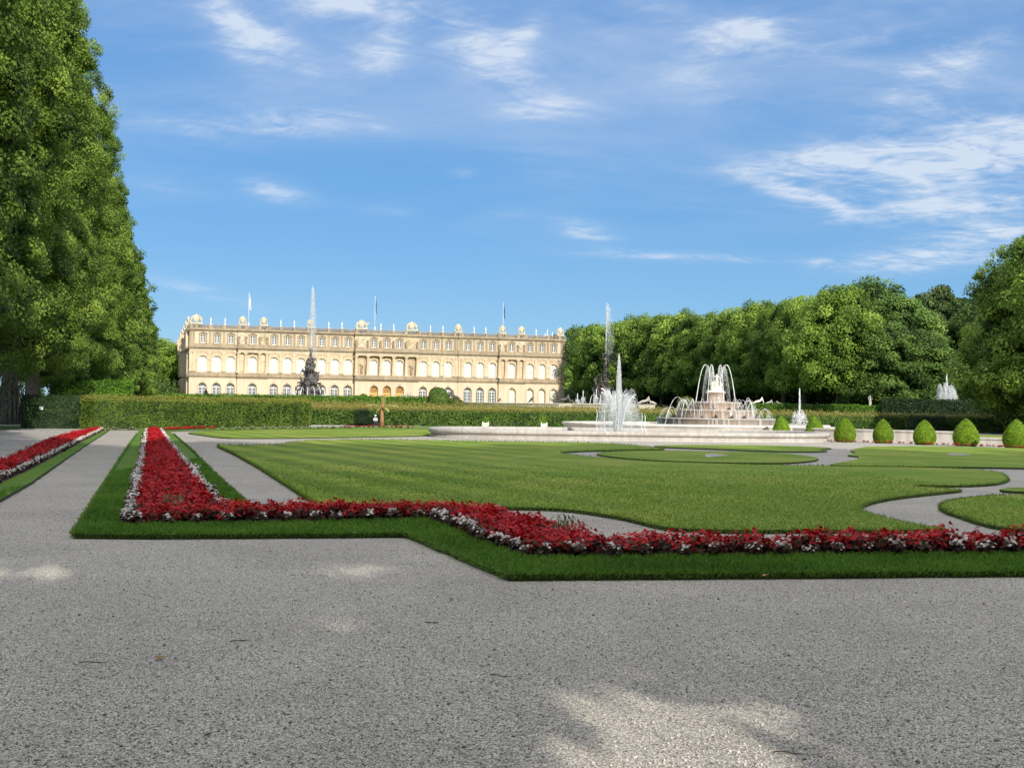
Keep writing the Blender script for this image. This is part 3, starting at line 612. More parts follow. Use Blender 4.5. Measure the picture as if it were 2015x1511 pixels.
# ------------------------------------------------------------------ litter on the near gravel
def twig(p, ang, ln, bend, lab):
    pts = [Vector((-ln / 2 + ln * t, bend * math.sin(PI * t) + random.gauss(0, .002), .006 + .004 * math.sin(7 * t))) for t in np.linspace(0, 1, 8)]
    mb = MB().tube(pts, [.0035 * (1 - .55 * t) for t in np.linspace(0, 1, 8)], 6)
    mb.tube([pts[3], pts[3] + Vector((.03, -.03, .004)), pts[3] + Vector((.055, -.035, .006))], [.002, .0016, .001], 5)
    o = mb.build('twig', MT['twig']); o.location = p; o.rotation_euler = (0, 0, ang); tag(o, lab, 'twig')
twig(P(1555, 1484), -.2, .16, .02, 'longest dark twig, on the gravel at the right end of the sunlit patch')
twig(P(472, 1262), .5, .13, .015, 'thin dark twig on the shaded gravel below the long flower bed')
twig(P(183, 1305), .15, .17, .02, 'thin dark twig lowest on the left of the shaded gravel')
twig(P(985, 1331), -.35, .14, .012, 'thin dark twig on the gravel left of the sunlit patch')
twig(P(850, 1226), .0, .11, .01, 'small dark twig on the gravel below the bend of the grass border')
twig(P(410, 1446), 1.2, .05, .006, 'short upright-lying twig bit near the bottom left of the gravel')
def fallen_leaf(p, ang, s, lab):
    V = []; n = 9
    for i in range(n):
        t = i / (n - 1); w = s * .42 * math.sin(PI * t) ** .8
        for j in (-1, 0, 1): V.append(((t - .5) * s, j * w, .006 + abs(j) * .012 * math.sin(PI * t) + .01 * t * t))
    F = [(i * 3 + k, i * 3 + k + 1, i * 3 + k + 4, i * 3 + k + 3) for i in range(n - 1) for k in (0, 1)]
    o = mobj('fallen_leaf', fast_mesh('fallen_leaf', V, F, [MT['dry_leaf']], smooth=True)); o.location = p; o.rotation_euler = (0, 0, ang); tag(o, lab, 'leaf')
fallen_leaf(P(1506, 1134, .07), .4, .07, 'tan fallen leaf lying on the near grass border right of the bend')
fallen_leaf(P(316, 1297), 1.0, .06, 'tan fallen leaf on the shaded gravel at the left')

# ------------------------------------------------------------------ trees
def crown(name, seed, Ht, R, zb, prof, nclump, per, leaf, mat, droop=0.3, core=0.70, flat=0.75, csize=0.2, reject=None, lobes=0.14):
    """foliage spread through the crown's volume: leaf clumps over an uneven outline, a few leaves deep inside with shade painted into their tint"""
    rg = np.random.default_rng(seed); ph = rg.uniform(0, 6.28, 8)
    def rad(t, a):
        k = 1 + lobes * (np.sin(3 * a + ph[0] + 4 * t) * .5 + np.sin(5 * a + ph[1] - 9 * t) * .35 + np.sin(2 * a + 13 * t + ph[2]) * .5 + np.sin(7 * a + 19 * t + ph[3]) * .3)
        return R * np.interp(t, prof[0], prof[1]) * k
    t = rg.uniform(0, 1, nclump * 4); w = np.interp(t, prof[0], prof[1]); t = t[rg.random(len(t)) < w + .08][:nclump]
    nc = len(t); a = rg.uniform(0, 2 * PI, nc); f = np.where(rg.random(nc) < .8, rg.uniform(.80, 1.0, nc), rg.uniform(.3, .8, nc)); r = rad(t, a) * f
    cen = np.stack([r * np.cos(a), r * np.sin(a), zb + t * (Ht - zb)], 1); cr = R * csize * rg.uniform(.65, 1.45, nc)
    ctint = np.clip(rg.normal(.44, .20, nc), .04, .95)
    n = nc * per; ci = np.repeat(np.arange(nc), per)
    d = rg.normal(size=(n, 3)); d /= np.linalg.norm(d, axis=1, keepdims=True)
    out = np.stack([np.cos(a), np.sin(a), np.full(nc, .45)], 1)[ci]; flip = ((d * out).sum(1) < -.25); d[flip] *= -1
    rr = cr[ci] * rg.uniform(.55, 1.05, n); pos = cen[ci] + d * rr[:, None] * np.array([1, 1, flat])
    pos[:, 2] -= droop * cr[ci] * (np.abs(d[:, 0]) + np.abs(d[:, 1])) * .3
    nrm = d * .8 + out * .25 + rg.normal(0, .5, (n, 3)) + np.array([0, 0, .35])
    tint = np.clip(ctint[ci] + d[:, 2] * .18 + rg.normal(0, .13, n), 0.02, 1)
    # deep foliage, its dark tint painting in the crown's inner shade
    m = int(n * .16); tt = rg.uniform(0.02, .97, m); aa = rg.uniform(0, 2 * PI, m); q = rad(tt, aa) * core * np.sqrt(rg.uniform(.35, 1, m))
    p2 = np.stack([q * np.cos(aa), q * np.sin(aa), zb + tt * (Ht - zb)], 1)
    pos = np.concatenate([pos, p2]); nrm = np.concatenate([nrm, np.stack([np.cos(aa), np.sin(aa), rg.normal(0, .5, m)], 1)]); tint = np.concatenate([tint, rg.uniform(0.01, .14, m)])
    ln = np.concatenate([leaf * rg.uniform(.7, 1.35, n), leaf * rg.uniform(1.8, 3.0, m)]); wd = ln * rg.uniform(.55, .85, n + m)
    if reject is not None:
        k = ~reject(pos); pos, nrm, ln, wd, tint = pos[k], nrm[k], ln[k], wd[k], tint[k]
    V, F = leaf_quads(pos, nrm, ln, wd, rg, np.array([0, 0, -droop * 2]))
    return fast_mesh(name, V, F, [mat], np.repeat(tint, 4))
def trunk(seed, Ht, zb, r0, R, shoots=0):
    rr = random.Random(seed); mb = MB(); top = Ht * .82; pts = []
    for i in range(9):
        t = i / 8; pts.append(Vector((rr.gauss(0, .05) * t * 3, rr.gauss(0, .05) * t * 3, top * t)))
    rad = [r0 * (1.35 if i == 0 else 1) * (1 - .86 * (i / 8) ** .9) for i in range(9)]
    mb.tube(pts, rad, 10)
    for k in range(10):
        z = zb + (top - zb) * rr.uniform(.0, .75); a = rr.uniform(0, 6.28); L_ = R * rr.uniform(.5, .85); b = Vector((0, 0, z))
        e = [b, b + Vector((math.cos(a) * L_ * .4, math.sin(a) * L_ * .4, L_ * .35)), b + Vector((math.cos(a) * L_, math.sin(a) * L_, L_ * .7))]
        q = r0 * .34 * (1 - z / Ht); mb.tube(e, [q, q * .65, q * .2], 6)
    for k in range(shoots):                        # bare shoots sprouting round the foot
        a = rr.uniform(0, 6.28); d = r0 * rr.uniform(1.0, 1.5); h = rr.uniform(1.5, 4.2)
        b = Vector((math.cos(a) * d, math.sin(a) * d, 0)); mb.tube([b, b * 1.12 + Vector((rr.gauss(0, .1), rr.gauss(0, .1), h * .5)), b * 1.0 + Vector((rr.gauss(0, .2), rr.gauss(0, .2), h))], [.07, .05, .015], 5)
    return mb.mesh('trunk', MT['bark'])
def plant_tree(name, label, cat, group, loc, tm, cm, sc=(1, 1, 1), rz=None):
    t = thing(name, label, cat, loc, random.uniform(0, 6.28) if rz is None else rz, group)
    a = mobj('trunk', tm, t); b = mobj('crown', cm, t); a.scale = sc; b.scale = sc; return t
ORD = ['first', 'second', 'third', 'fourth', 'fifth', 'sixth', 'seventh', 'eighth', 'ninth', 'tenth', 'eleventh', 'twelfth', 'thirteenth', 'fourteenth', 'fifteenth', 'sixteenth', 'seventeenth', 'eighteenth']

COL = ([0, .04, .12, .5, .75, .9, .97, 1], [.55, .85, 1.0, 1.0, .88, .62, .34, .08])       # tall column, sides nearly upright
OVAL = ([0, .06, .2, .45, .7, .88, .96, 1], [.45, .75, .97, 1.0, .86, .58, .34, .08])
WIDE = ([0, .1, .3, .6, .8, .93, 1], [.5, .85, 1.0, .92, .7, .42, .1])
BIRCH = ([0, .15, .4, .7, .9, 1], [.5, .9, 1.0, .75, .42, .1])
# the avenue on the left, running away beside the hedge
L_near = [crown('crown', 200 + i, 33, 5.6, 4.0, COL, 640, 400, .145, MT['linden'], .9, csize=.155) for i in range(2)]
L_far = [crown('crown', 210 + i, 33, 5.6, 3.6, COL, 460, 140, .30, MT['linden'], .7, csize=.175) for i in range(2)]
T_big = trunk(5, 33, 5, .58, 5.0, 44); T_mid = trunk(6, 33, 5, .6, 5.0)
k = 0
for d in (32, 45, 57, 70, 84, 97, 110, 123, 136, 149, 162, 175, 188, 201, 214, 226):
    hh = float(np.interp(d, [32, 90, 112, 140, 165, 185, 205, 226], [36, 35.5, 31.5, 29, 27, 25, 21.5, 18]))
    x = -36.5 - .2746 * (d - 84) + (random.gauss(0, .35) if d != 84 else 0); w = 1.04 if d < 200 else 1.1
    lab = {32: 'tall linden of the left avenue standing wholly outside the left edge, nearest the viewpoint', 45: 'tall linden of the left avenue just outside the left edge', 57: 'towering linden cut off by the left edge, its sides clipped upright', 84: 'towering linden with the stout shoot-covered trunk beside the dark hedge end'}.get(d, f'tall upright linden of the left avenue, {ORD[max(0, k - 2)]} from the near end')
    lt = plant_tree('linden_tree', lab, 'tree', 'lindens of the left avenue', (x, d, 0), T_big if d == 84 else T_mid, (L_near if d < 115 else L_far)[k % 2], (w, w, hh / 33), None if d != 84 else .3)
    k += 1
    if d in (70, 84):                              # leafy shoots round the foot of the trunk
        n = 1500; aa = rng.uniform(0, 6.28, n); zz = rng.uniform(.1, 4.6, n); r_ = (.75 + .45 * rng.random(n)) * (1.1 - zz * .06); nr = np.stack([np.cos(aa), np.sin(aa), rng.normal(.3, .5, n)], 1)
        V, F = leaf_quads(np.stack([r_ * np.cos(aa), r_ * np.sin(aa), zz], 1), nr + rng.normal(0, .5, (n, 3)), rng.uniform(.10, .2, n), rng.uniform(.07, .13, n), rng, np.array([0, 0, -1.0]))
        keep = rng.random(n) < .35 + .5 * (zz > 2.2); F = F[keep]; mobj('shoots', fast_mesh('shoots', V, F, [MT['linden']], np.repeat(np.clip(rng.normal(.22, .18, n), 0, 1), 4)), lt)
# the trees behind the viewpoint that shade the foreground; light falls through gaps in their leaves
PATCH = [(P(1240, 1440), .36, .60), (P(1190, 1375), .20, .30), (P(1350, 1495), .42, .42), (P(1270, 1560), .5, .5), (P(1560, 1430), .24, .32), (P(1440, 1395), .18, .25),  (P(1500, 1500), .30, .3), (P(1930, 1212), .35, .22), (P(360, 1217), .30, .22), (P(600, 1232), .32, .24), (P(690, 1126), .50, .45), (P(50, 1130), .6, .5),
    (P(1640, 1340), .3, .12), (P(1190, 1330), .25, .1), (P(190, 872), 3.2, 1.6), (P(720, 1330), .16, .10)]
def gap(pos_world):
    tt = pos_world[:, 2] / SUNV.z; gx = pos_world[:, 0] - SUNV.x * tt; gy = pos_world[:, 1] - SUNV.y * tt; r = np.zeros(len(gx), bool)
    for (c, a, b) in PATCH:
        q = ((gx - c.x) / (a + .13)) ** 2 + ((gy - c.y) / (b + .2)) ** 2; r |= q < 1.0 + .35 * np.sin(gx * 9 + gy * 7)
    return r
k = 0
for x in (-9.5, -3.2, 1.8, 10.6, 17.5, 24, 29, 37, 45, 53, 61, 69, 77, 86):
    hh = {-9.5: 34, -3.2: 36}.get(x, 26.2 + random.uniform(-1.0, 1.0)); y = -7.5 + random.uniform(-.8, .8)
    off = np.array([x, y, 0.0])
    cm = crown('crown', 300 + k, hh, 5.6, 2.6, COL, 330, 80, .40, MT['linden'], .5, csize=.21, reject=(lambda p, o=off: gap(p + o)), core=.85)
    plant_tree('linden_tree', f'tall linden of the shady row behind the viewpoint, {ORD[k]} of the row', 'tree', 'lindens behind the viewpoint', (x, y, 0), T_mid, cm, rz=0.0); k += 1
# lindens on the terrace to the right, shrinking away towards the palace
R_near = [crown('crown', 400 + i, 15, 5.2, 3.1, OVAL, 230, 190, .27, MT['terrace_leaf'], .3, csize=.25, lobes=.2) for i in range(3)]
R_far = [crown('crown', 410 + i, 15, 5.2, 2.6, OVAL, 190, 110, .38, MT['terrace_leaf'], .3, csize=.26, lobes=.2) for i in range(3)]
T_lin = trunk(9, 15, 2.2, .52, 4.4)
def dR(px): return 142 + (1650 - px) / 540 * 92
row = [(1652, 558, 1.0), (1583, 580, .86), (1543, 588, .86), (1492, 588, .95), (1447, 604, .9), (1408, 612, .9), (1372, 616, .95), (1336, 617, .95), (1303, 618, .95), (1270, 622, .95), (1236, 630, 1.0), (1205, 632, 1.0), (1176, 638, .92)]
for i, (px, ty, w) in enumerate(row):
    d = dR(px); p = at(px, d, TZ); hh = H(px, ty, d).z - TZ
    lab = 'bright round-headed linden with the pale bare trunk, tallest of the terrace row' if i == 0 else f'bright linden of the right terrace row, {ORD[i - 1]} from the pale bare trunk'
    plant_tree('linden_tree', lab, 'tree', 'lindens on the right terrace', p, T_lin, (R_near if i < 7 else R_far)[i % 3], (w, w, hh / 15.7))
# second row, deeper in the shade
k = 0
for px, ty in ((1620, 600), (1515, 606), (1425, 622), (1350, 626), (1285, 625), (1220, 634)):
    d = dR(px) + 14; p = at(px, d, TZ); hh = H(px, ty, d).z - TZ
    plant_tree('linden_tree', f'linden half hidden behind the right terrace row, {ORD[k]} from the right', 'tree', 'lindens behind the right terrace row', p, T_lin, R_far[(k + 1) % 3], (1.05, 1.05, hh / 15.9)); k += 1
# mixed wood at the right
F_cr = [crown('crown', 430 + i, 18, 5.5, 1.0, WIDE, 230, 150, .34, MT['forest_leaf'], .3, csize=.26, lobes=.25) for i in range(3)]
F_bi = crown('crown', 440, 18, 4.4, 2.5, BIRCH, 300, 90, .34, MT['birch_leaf'], 1.4, csize=.17, lobes=.25)
T_for = trunk(12, 18, 2.5, .35, 4.2)
wood = [(1722, 562, 152, 1.1, 0), (1772, 590, 146, .95, 1), (1815, 582, 150, .85, 'b'), (1852, 566, 158, .95, 'b'), (1893, 588, 158, 1.0, 2), (1940, 600, 150, 1.0, 0), (1690, 610, 165, 1.0, 2), (1745, 640, 138, .75, 1), (1800, 650, 136, .8, 2), (1835, 625, 165, 1.1, 1), (1945, 660, 142, .7, 0), (1965, 570, 150, 1.1, 1), (2020, 560, 140, 1.1, 2), (1700, 690, 140, .55, 0), (1780, 615, 172, 1.2, 0)]
k = 0
for px, ty, d, w, kind in wood:
    p = at(px, d, TZ); hh = H(px, ty, d).z - TZ
    if kind == 'b':
        lab = 'grey-green hanging birch, ' + ('left' if px < 1830 else 'right and taller') + ' of the two in the right wood'
        plant_tree('birch_tree', lab, 'tree', 'trees of the right wood', p, T_for, F_bi, (w, w, hh / 17.7))
    else:
        plant_tree('forest_tree', f'dark leafy tree in the wood right of the terrace lindens, {ORD[k]} of its kind', 'tree', 'trees of the right wood', p, T_for, F_cr[kind], (w, w, hh / 17.7)); k += 1
# the big nearer lindens at the right edge
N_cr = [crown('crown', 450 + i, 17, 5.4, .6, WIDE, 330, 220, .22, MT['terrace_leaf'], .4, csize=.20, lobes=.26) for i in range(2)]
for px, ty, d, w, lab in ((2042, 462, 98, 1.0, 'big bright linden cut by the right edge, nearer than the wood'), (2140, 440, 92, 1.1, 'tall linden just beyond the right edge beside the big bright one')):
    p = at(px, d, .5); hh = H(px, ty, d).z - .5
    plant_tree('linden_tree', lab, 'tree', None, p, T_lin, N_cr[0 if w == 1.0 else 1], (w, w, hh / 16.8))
# wood beside and behind the palace
back = [(272, 668, 300), (312, 672, 318), (345, 690, 335), (240, 660, 300), (205, 650, 290), (362, 684, 390), (1095, 668, 400), (1136, 648, 335), (1166, 640, 300), (1060, 690, 470)]
k = 0
for px, ty, d in back:
    p = at(px, d, TZ); hh = H(px, ty, d).z - TZ
    lab = f'rounded green tree at the left end of the palace, {ORD[k]} of its group' if px < 400 else f'green treetop showing at the right end of the palace, {ORD[k - 6]} of its group'
    plant_tree('forest_tree', lab, 'tree', 'trees left of the palace' if px < 400 else 'trees behind the right end of the palace', p, T_for, R_far[k % 3] if k < 4 else F_cr[k % 3], (1.15, 1.15, hh / (14.6 if k < 4 else 17.7))); k += 1
k = 0
for px, ty, d in ((1238, 630, 275), (1268, 626, 268), (1302, 621, 255), (1352, 618, 250)):      # a few thin tops above the terrace row
    p = at(px, d, TZ); hh = H(px, ty, d).z - TZ
    plant_tree('forest_tree', f'thin dark treetop rising behind the terrace lindens, {ORD[k]} of these', 'tree', 'treetops behind the terrace lindens', p, T_for, F_cr[k % 3], (.8, .8, hh / 17.9)); k += 1
def undergrowth(name, pts, h, thick, n, leaf, mat, seed):
    rg = np.random.default_rng(seed); ps = []
    seg = [(b - a).length for a, b in zip(pts[:-1], pts[1:])]
    for a, b, L_ in zip(pts[:-1], pts[1:], seg):
        m = int(n * L_ / sum(seg)); t = rg.random(m); z = rg.random(m) ** 1.2 * h; o = rg.normal(0, thick, m); d = (b - a).normalized()
        zz = z * (0.75 + .35 * np.sin(t * L_ * .6) + .2 * np.sin(t * L_ * 1.7))
        ps.append(np.stack([a.x + (b.x - a.x) * t - d.y * o, a.y + (b.y - a.y) * t + d.x * o, a.z + zz], 1))
    pos = np.concatenate(ps); m = len(pos); V, F = leaf_quads(pos, rg.normal(0, 1, (m, 3)) + np.array([0, -.4, .5]), leaf * rg.uniform(.6, 1.4, m), leaf * rg.uniform(.4, 1, m), rg)
    return tag(mobj(name, fast_mesh(name, V, F, [mat], np.repeat(np.clip(rg.normal(.25, .2, m), 0, 1), 4))), kind='stuff')
undergrowth('undergrowth', [at(1150, 262, TZ), at(1300, 225, TZ), at(1500, 192, TZ), at(1700, 176, TZ), at(2250, 172, TZ)], 7.0, 2.0, 30000, .8, MT['yew'], 5)
undergrowth('undergrowth', [at(1680, 150, TZ), at(1900, 146, TZ), at(2250, 138, TZ)], 2.6, 1.2, 9000, .45, MT['forest_leaf'], 6)
undergrowth('undergrowth', [at(-200, 235, TZ), at(290, 262, TZ), at(350, 300, TZ)], 5.0, 1.5, 9000, .6, MT['forest_leaf'], 7)

# ------------------------------------------------------------------ hedges and clipped shrubs
def hedge(label, p0, p1, width, h0, h1, mat, dens=420, leaf=.075, seed=1, z=0.0, shaggy=.06, name='hedge', cat='hedge', group=None):
    """clipped hedge from p0 to p1: leaves over a box with softened edges round a dark core"""
    rg = np.random.default_rng(seed); a = Vector((p0.x, p0.y)); b = Vector((p1.x, p1.y)); L_ = (b - a).length; d = (b - a) / L_; n_ = Vector((-d.y, d.x))
    if n_.y < 0: n_ = -n_
    hm = (h0 + h1) / 2; parts = []
    def put(u, w, v, nu, nw, nv):                     # u along, w across 0..width, v 0..1 of the height
        hh = h0 + (h1 - h0) * u / L_
        bumpy = np.sin(u * 2.3 + seed) * .02 + np.sin(u * .9 + v * 5 + seed * 2) * .025 + np.sin(u * 5.1 - v * 9) * .012
        rnd = np.clip((v - .86) / .14, 0, 1) ** 2 * .10
        zz = v * hh + bumpy * nv * 1.2; ww = w + nw * (bumpy - rnd); uu = u + nu * (bumpy - rnd)
        pos = np.stack([a.x + d.x * uu + n_.x * ww, a.y + d.y * uu + n_.y * ww, z + zz], 1)
        nr = np.stack([d.x * nu + n_.x * nw, d.y * nu + n_.y * nw, nv + np.zeros_like(u)], 1); parts.append((pos, nr))
    m = int(L_ * hm * dens)
    put(rg.uniform(0, L_, m), np.zeros(m), rg.random(m), np.zeros(m), -np.ones(m), np.zeros(m) + .25)
    m2 = int(L_ * width * dens * .8); put(rg.uniform(0, L_, m2), rg.uniform(0, width, m2), 1 - rg.random(m2) ** 3 * .04 + rg.exponential(shaggy, m2) / hm, np.zeros(m2), np.zeros(m2), np.ones(m2))
    m3 = int(width * hm * dens)
    for uu, s in ((0, -1), (L_, 1)): put(np.full(m3, uu), rg.uniform(0, width, m3), rg.random(m3), np.full(m3, s), np.zeros(m3), np.zeros(m3) + .2)
    m4 = int(m * .4); put(rg.uniform(0, L_, m4), np.full(m4, width), rg.random(m4), np.zeros(m4), np.ones(m4), np.zeros(m4) + .2)
    pos = np.concatenate([p for p, _ in parts]); nr = np.concatenate([q for _, q in parts]); n = len(pos)
    nn = nr / np.linalg.norm(nr, axis=1, keepdims=True); pos += nn * (rg.normal(0, .022, n) - .02)[:, None]
    ln = leaf * rg.uniform(.7, 1.4, n); V, F = leaf_quads(pos, nr + rg.normal(0, .55, (n, 3)), ln, ln * rg.uniform(.5, .8, n), rg)
    cl = np.array([mnoise.noise(Vector((x * .55, y * .55, zz * 1.4 + seed))) for x, y, zz in pos])
    cl2 = np.array([mnoise.noise(Vector((x * 3.1, y * 3.1, zz * 3.1 + seed))) for x, y, zz in pos])
    tint = np.clip(.45 + cl * .3 + cl2 * .28 + rg.normal(0, .17, n), 0, 1)
    # dark twiggy core
    c = []; ins = .10
    for (uu, ww, zz) in [(ins, ins, 0), (L_ - ins, ins, 0), (L_ - ins, width - ins, 0), (ins, width - ins, 0)]:
        q = a + d * uu + n_ * ww; c.append((q.x, q.y, z)); c.append((q.x, q.y, z + (h0 + (h1 - h0) * uu / L_) - .10))
    base = len(V); V = np.concatenate([V, np.array(c)])
    CF = np.array([[0, 2, 3, 1], [2, 4, 5, 3], [4, 6, 7, 5], [6, 0, 1, 7], [1, 3, 5, 7]]) + base
    me = fast_mesh(name, V, np.concatenate([F, CF]), [mat], np.concatenate([np.repeat(tint, 4), np.zeros(8)]))
    return tag(mobj(name, me), label, cat, group)
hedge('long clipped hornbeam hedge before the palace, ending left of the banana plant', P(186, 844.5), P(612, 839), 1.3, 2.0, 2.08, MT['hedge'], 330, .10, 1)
hedge('hedge end in painted shade with a small white plate at the left edge', P(45, 843), P(187, 843.5), 1.6, 2.0, 1.97, MT['hedge_shade_tint'], 420, .085, 2)  # darker leaf colour paints in the shade on this end of the hedge
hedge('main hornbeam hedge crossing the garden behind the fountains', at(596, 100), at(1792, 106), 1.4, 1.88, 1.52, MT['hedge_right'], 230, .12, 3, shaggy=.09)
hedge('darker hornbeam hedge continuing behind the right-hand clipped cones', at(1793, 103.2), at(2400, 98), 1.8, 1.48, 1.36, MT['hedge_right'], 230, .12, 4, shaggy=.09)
hedge('dark block standing in for the shaded recess in the main hedge behind the fifth cone', at(1791, 102), at(1862, 101.6), 1.1, 1.38, 1.36, MT['yew'], 300, .11, 14)  # dark foliage paints in the shade of a recess in the hedge
hedge('bright green clipped box hedge above the main hedge, under the palace front', at(318, 120), at(846, 128), 1.2, 2.72, 2.78, MT['hedge_bright'], 120, .15, 5, shaggy=.03)
hedge('bright green low box hedge along the terrace under the right lindens', at(1470, 128, 0), at(2400, 124, 0), 1.6, 2.52, 2.36, MT['hedge_bright'], 120, .15, 6, z=0.0, shaggy=.03)
hedge('low green hedge strip between the tree trunks and the box hedge at the right', at(1660, 140, TZ), at(1735, 138, TZ), .9, .85, .85, MT['hedge_bright'], 120, .14, 16, z=TZ)
hedge('dark yew hedge in shadow under the right wood, below the far white spray', at(1734, 126, 1.4), at(2400, 118, 1.4), 1.6, 1.78, 1.62, MT['yew'], 150, .14, 7, z=1.4)
hedge('bright clipped hedge under the left avenue, shorter and higher than the long hedge', at(110, 97), at(262, 102), 1.6, 3.42, 3.6, MT['hedge_bright'], 140, .14, 8)
hedge('dark square yew block in front of the main hedge, left of the banana plant', at(697, 97.2), at(725, 97.2), .8, 1.33, 1.33, MT['yew'], 420, .085, 9, name='topiary_or_shade_block', cat='topiary')
def shrub(name, label, cat, loc, prof, leaf, n, mat, seed, group=None, rough=.05):
    rg = np.random.default_rng(seed); zs = np.array([p[1] for p in prof]); rs = np.array([p[0] for p in prof]); Ht = zs[-1]
    t = rg.uniform(0, Ht, n * 2); r = np.interp(t, zs, rs); k = rg.random(n * 2) < (r / rs.max() + .06); t = t[k]; r = r[k]; m = len(t); a = rg.uniform(0, 2 * PI, m)
    rr = r * (1 + rough * np.sin(a * 3 + t * 4 + seed)) + rg.normal(0, rough * .5, m); sl = np.gradient(np.interp(t, zs, rs)); dz = np.interp(t + .02, zs, rs) - np.interp(t - .02, zs, rs)
    pos = np.stack([rr * np.cos(a), rr * np.sin(a), t], 1); nr = np.stack([np.cos(a), np.sin(a), -dz / .04], 1); nr /= np.linalg.norm(nr, axis=1, keepdims=True)
    ln = leaf * rg.uniform(.7, 1.4, m); V, F = leaf_quads(pos, nr + rg.normal(0, .5, (m, 3)), ln, ln * .65, rg)
    cl = np.array([mnoise.noise(Vector((x * 4, y * 4, z * 4 + seed))) for x, y, z in pos]); tint = np.clip(.45 + cl * .25 + rg.normal(0, .16, m), 0, 1)
    seg = 14; c = []; 
    for (q, z) in prof: c += [(max(q - leaf * .7, .005) * math.cos(2 * PI * i / seg), max(q - leaf * .7, .005) * math.sin(2 * PI * i / seg), max(0, z - leaf * .3)) for i in range(seg)]
    b = len(V); CF = [(b + j * seg + i, b + j * seg + (i + 1) % seg, b + (j + 1) * seg + (i + 1) % seg, b + (j + 1) * seg + i) for j in range(len(prof) - 1) for i in range(seg)]
    me = fast_mesh(name, np.concatenate([V, np.array(c)]), np.concatenate([F, np.array(CF)]), [mat], np.concatenate([np.repeat(tint, 4), np.full(len(c), .05)]))
    o = mobj(name, me); o.location = loc; return tag(o, label, cat, group)
CONE = [(.72, 0), (.90, .10), (1.0, .27), (.98, .40), (.86, .57), (.62, .75), (.33, .90), (.12, .97), (.01, 1.0)]
cones = [(1538, 71.2, 34, 819), (1603, 69.6, 37, 819), (1663, 64.0, 42, 821.5), (1738, 62.4, 39, 824), (1819.5, 60.4, 43, 825.5), (1901, 59.0, 49, 823.5), (2000, 56.0, 50, 824.5)]
where = ['half hidden by the basin rim beside the tiered fountain', 'right of the small water jet, behind the basin rim', 'before the white wall, just right of the basin end', 'slimmest of those before the white wall', 'in front of the dark recess block', 'widest whole one, left of the lowered wall section', 'cut by the right edge of the picture']
for i, (px, d, w, ty) in enumerate(cones):
    p = at(px, d); Ht = H(px, ty, d).z; r = w / FPX * d / 2
    shrub('topiary_cone', 'bright green clipped egg-shaped shrub ' + where[i], 'topiary', p, [(q * r, z * Ht) for q, z in CONE], .05, 5200, MT['topiary'], 60 + i, 'clipped cones along the white wall', .018)
p = at(862, 112); shrub('yew_bush', 'rounded dark bush rising above the hedges before the palace', 'bush', (p.x, p.y, 0), [(1.0, 0), (1.0, 2.4), (.92, 2.9), (.7, 3.35), (.3, 3.55), (.02, 3.6)], .15, 5200, MT['forest_leaf'], 91, None, .06)
p = at(893, 112.5); shrub('bush', 'low yellowish bush sloping down beside the rounded dark bush', 'bush', (p.x, p.y, 0), [(1.6, 0), (1.6, 1.2), (1.2, 1.75), (.75, 2.3), (.2, 2.6), (.02, 2.65)], .15, 4200, MT['bush'], 92, None, .1)
p = at(1350, 150, TZ); shrub('bush', 'round yellow-green bush on the terrace left of the tiered fountain', 'bush', p, [(.8, 0), (1.15, .5), (1.2, .95), (.9, 1.45), (.4, 1.7), (.02, 1.78)], .16, 3000, MT['bush'], 93, None, .08)
for px, lab in ((715, 'low green dome bush before the palace doors, left one'), (1440, 'small green bush beside the tiered fountain')):
    p = at(px, 150, TZ); shrub('bush', lab, 'bush', p, [(.5, 0), (.62, .3), (.5, .75), (.2, 1.0), (.02, 1.05)] if px > 1000 else [(.5, 0), (.6, .8), (.45, 1.35), (.2, 1.55), (.02, 1.6)], .13, 900, MT['hedge_bright'], 95, None, .08)
for i, px in enumerate((405, 420, 384)):
    p = at(px, 200, TZ); shrub('yew_bush', ['small dark pointed yew before the second palace window from the left', 'small round shrub right of the pointed yew', 'small round shrub left of the pointed yew'][i], 'bush', p, [[(.55, 0), (.7, .5), (.5, 1.4), (.25, 2.2), (.02, 2.6)], [(.4, 0), (.5, .4), (.3, .9), (.02, 1.2)], [(.3, 0), (.4, .3), (.25, .7), (.02, .9)]][i], .14, 700, MT['yew'], 97 + i, None, .1)

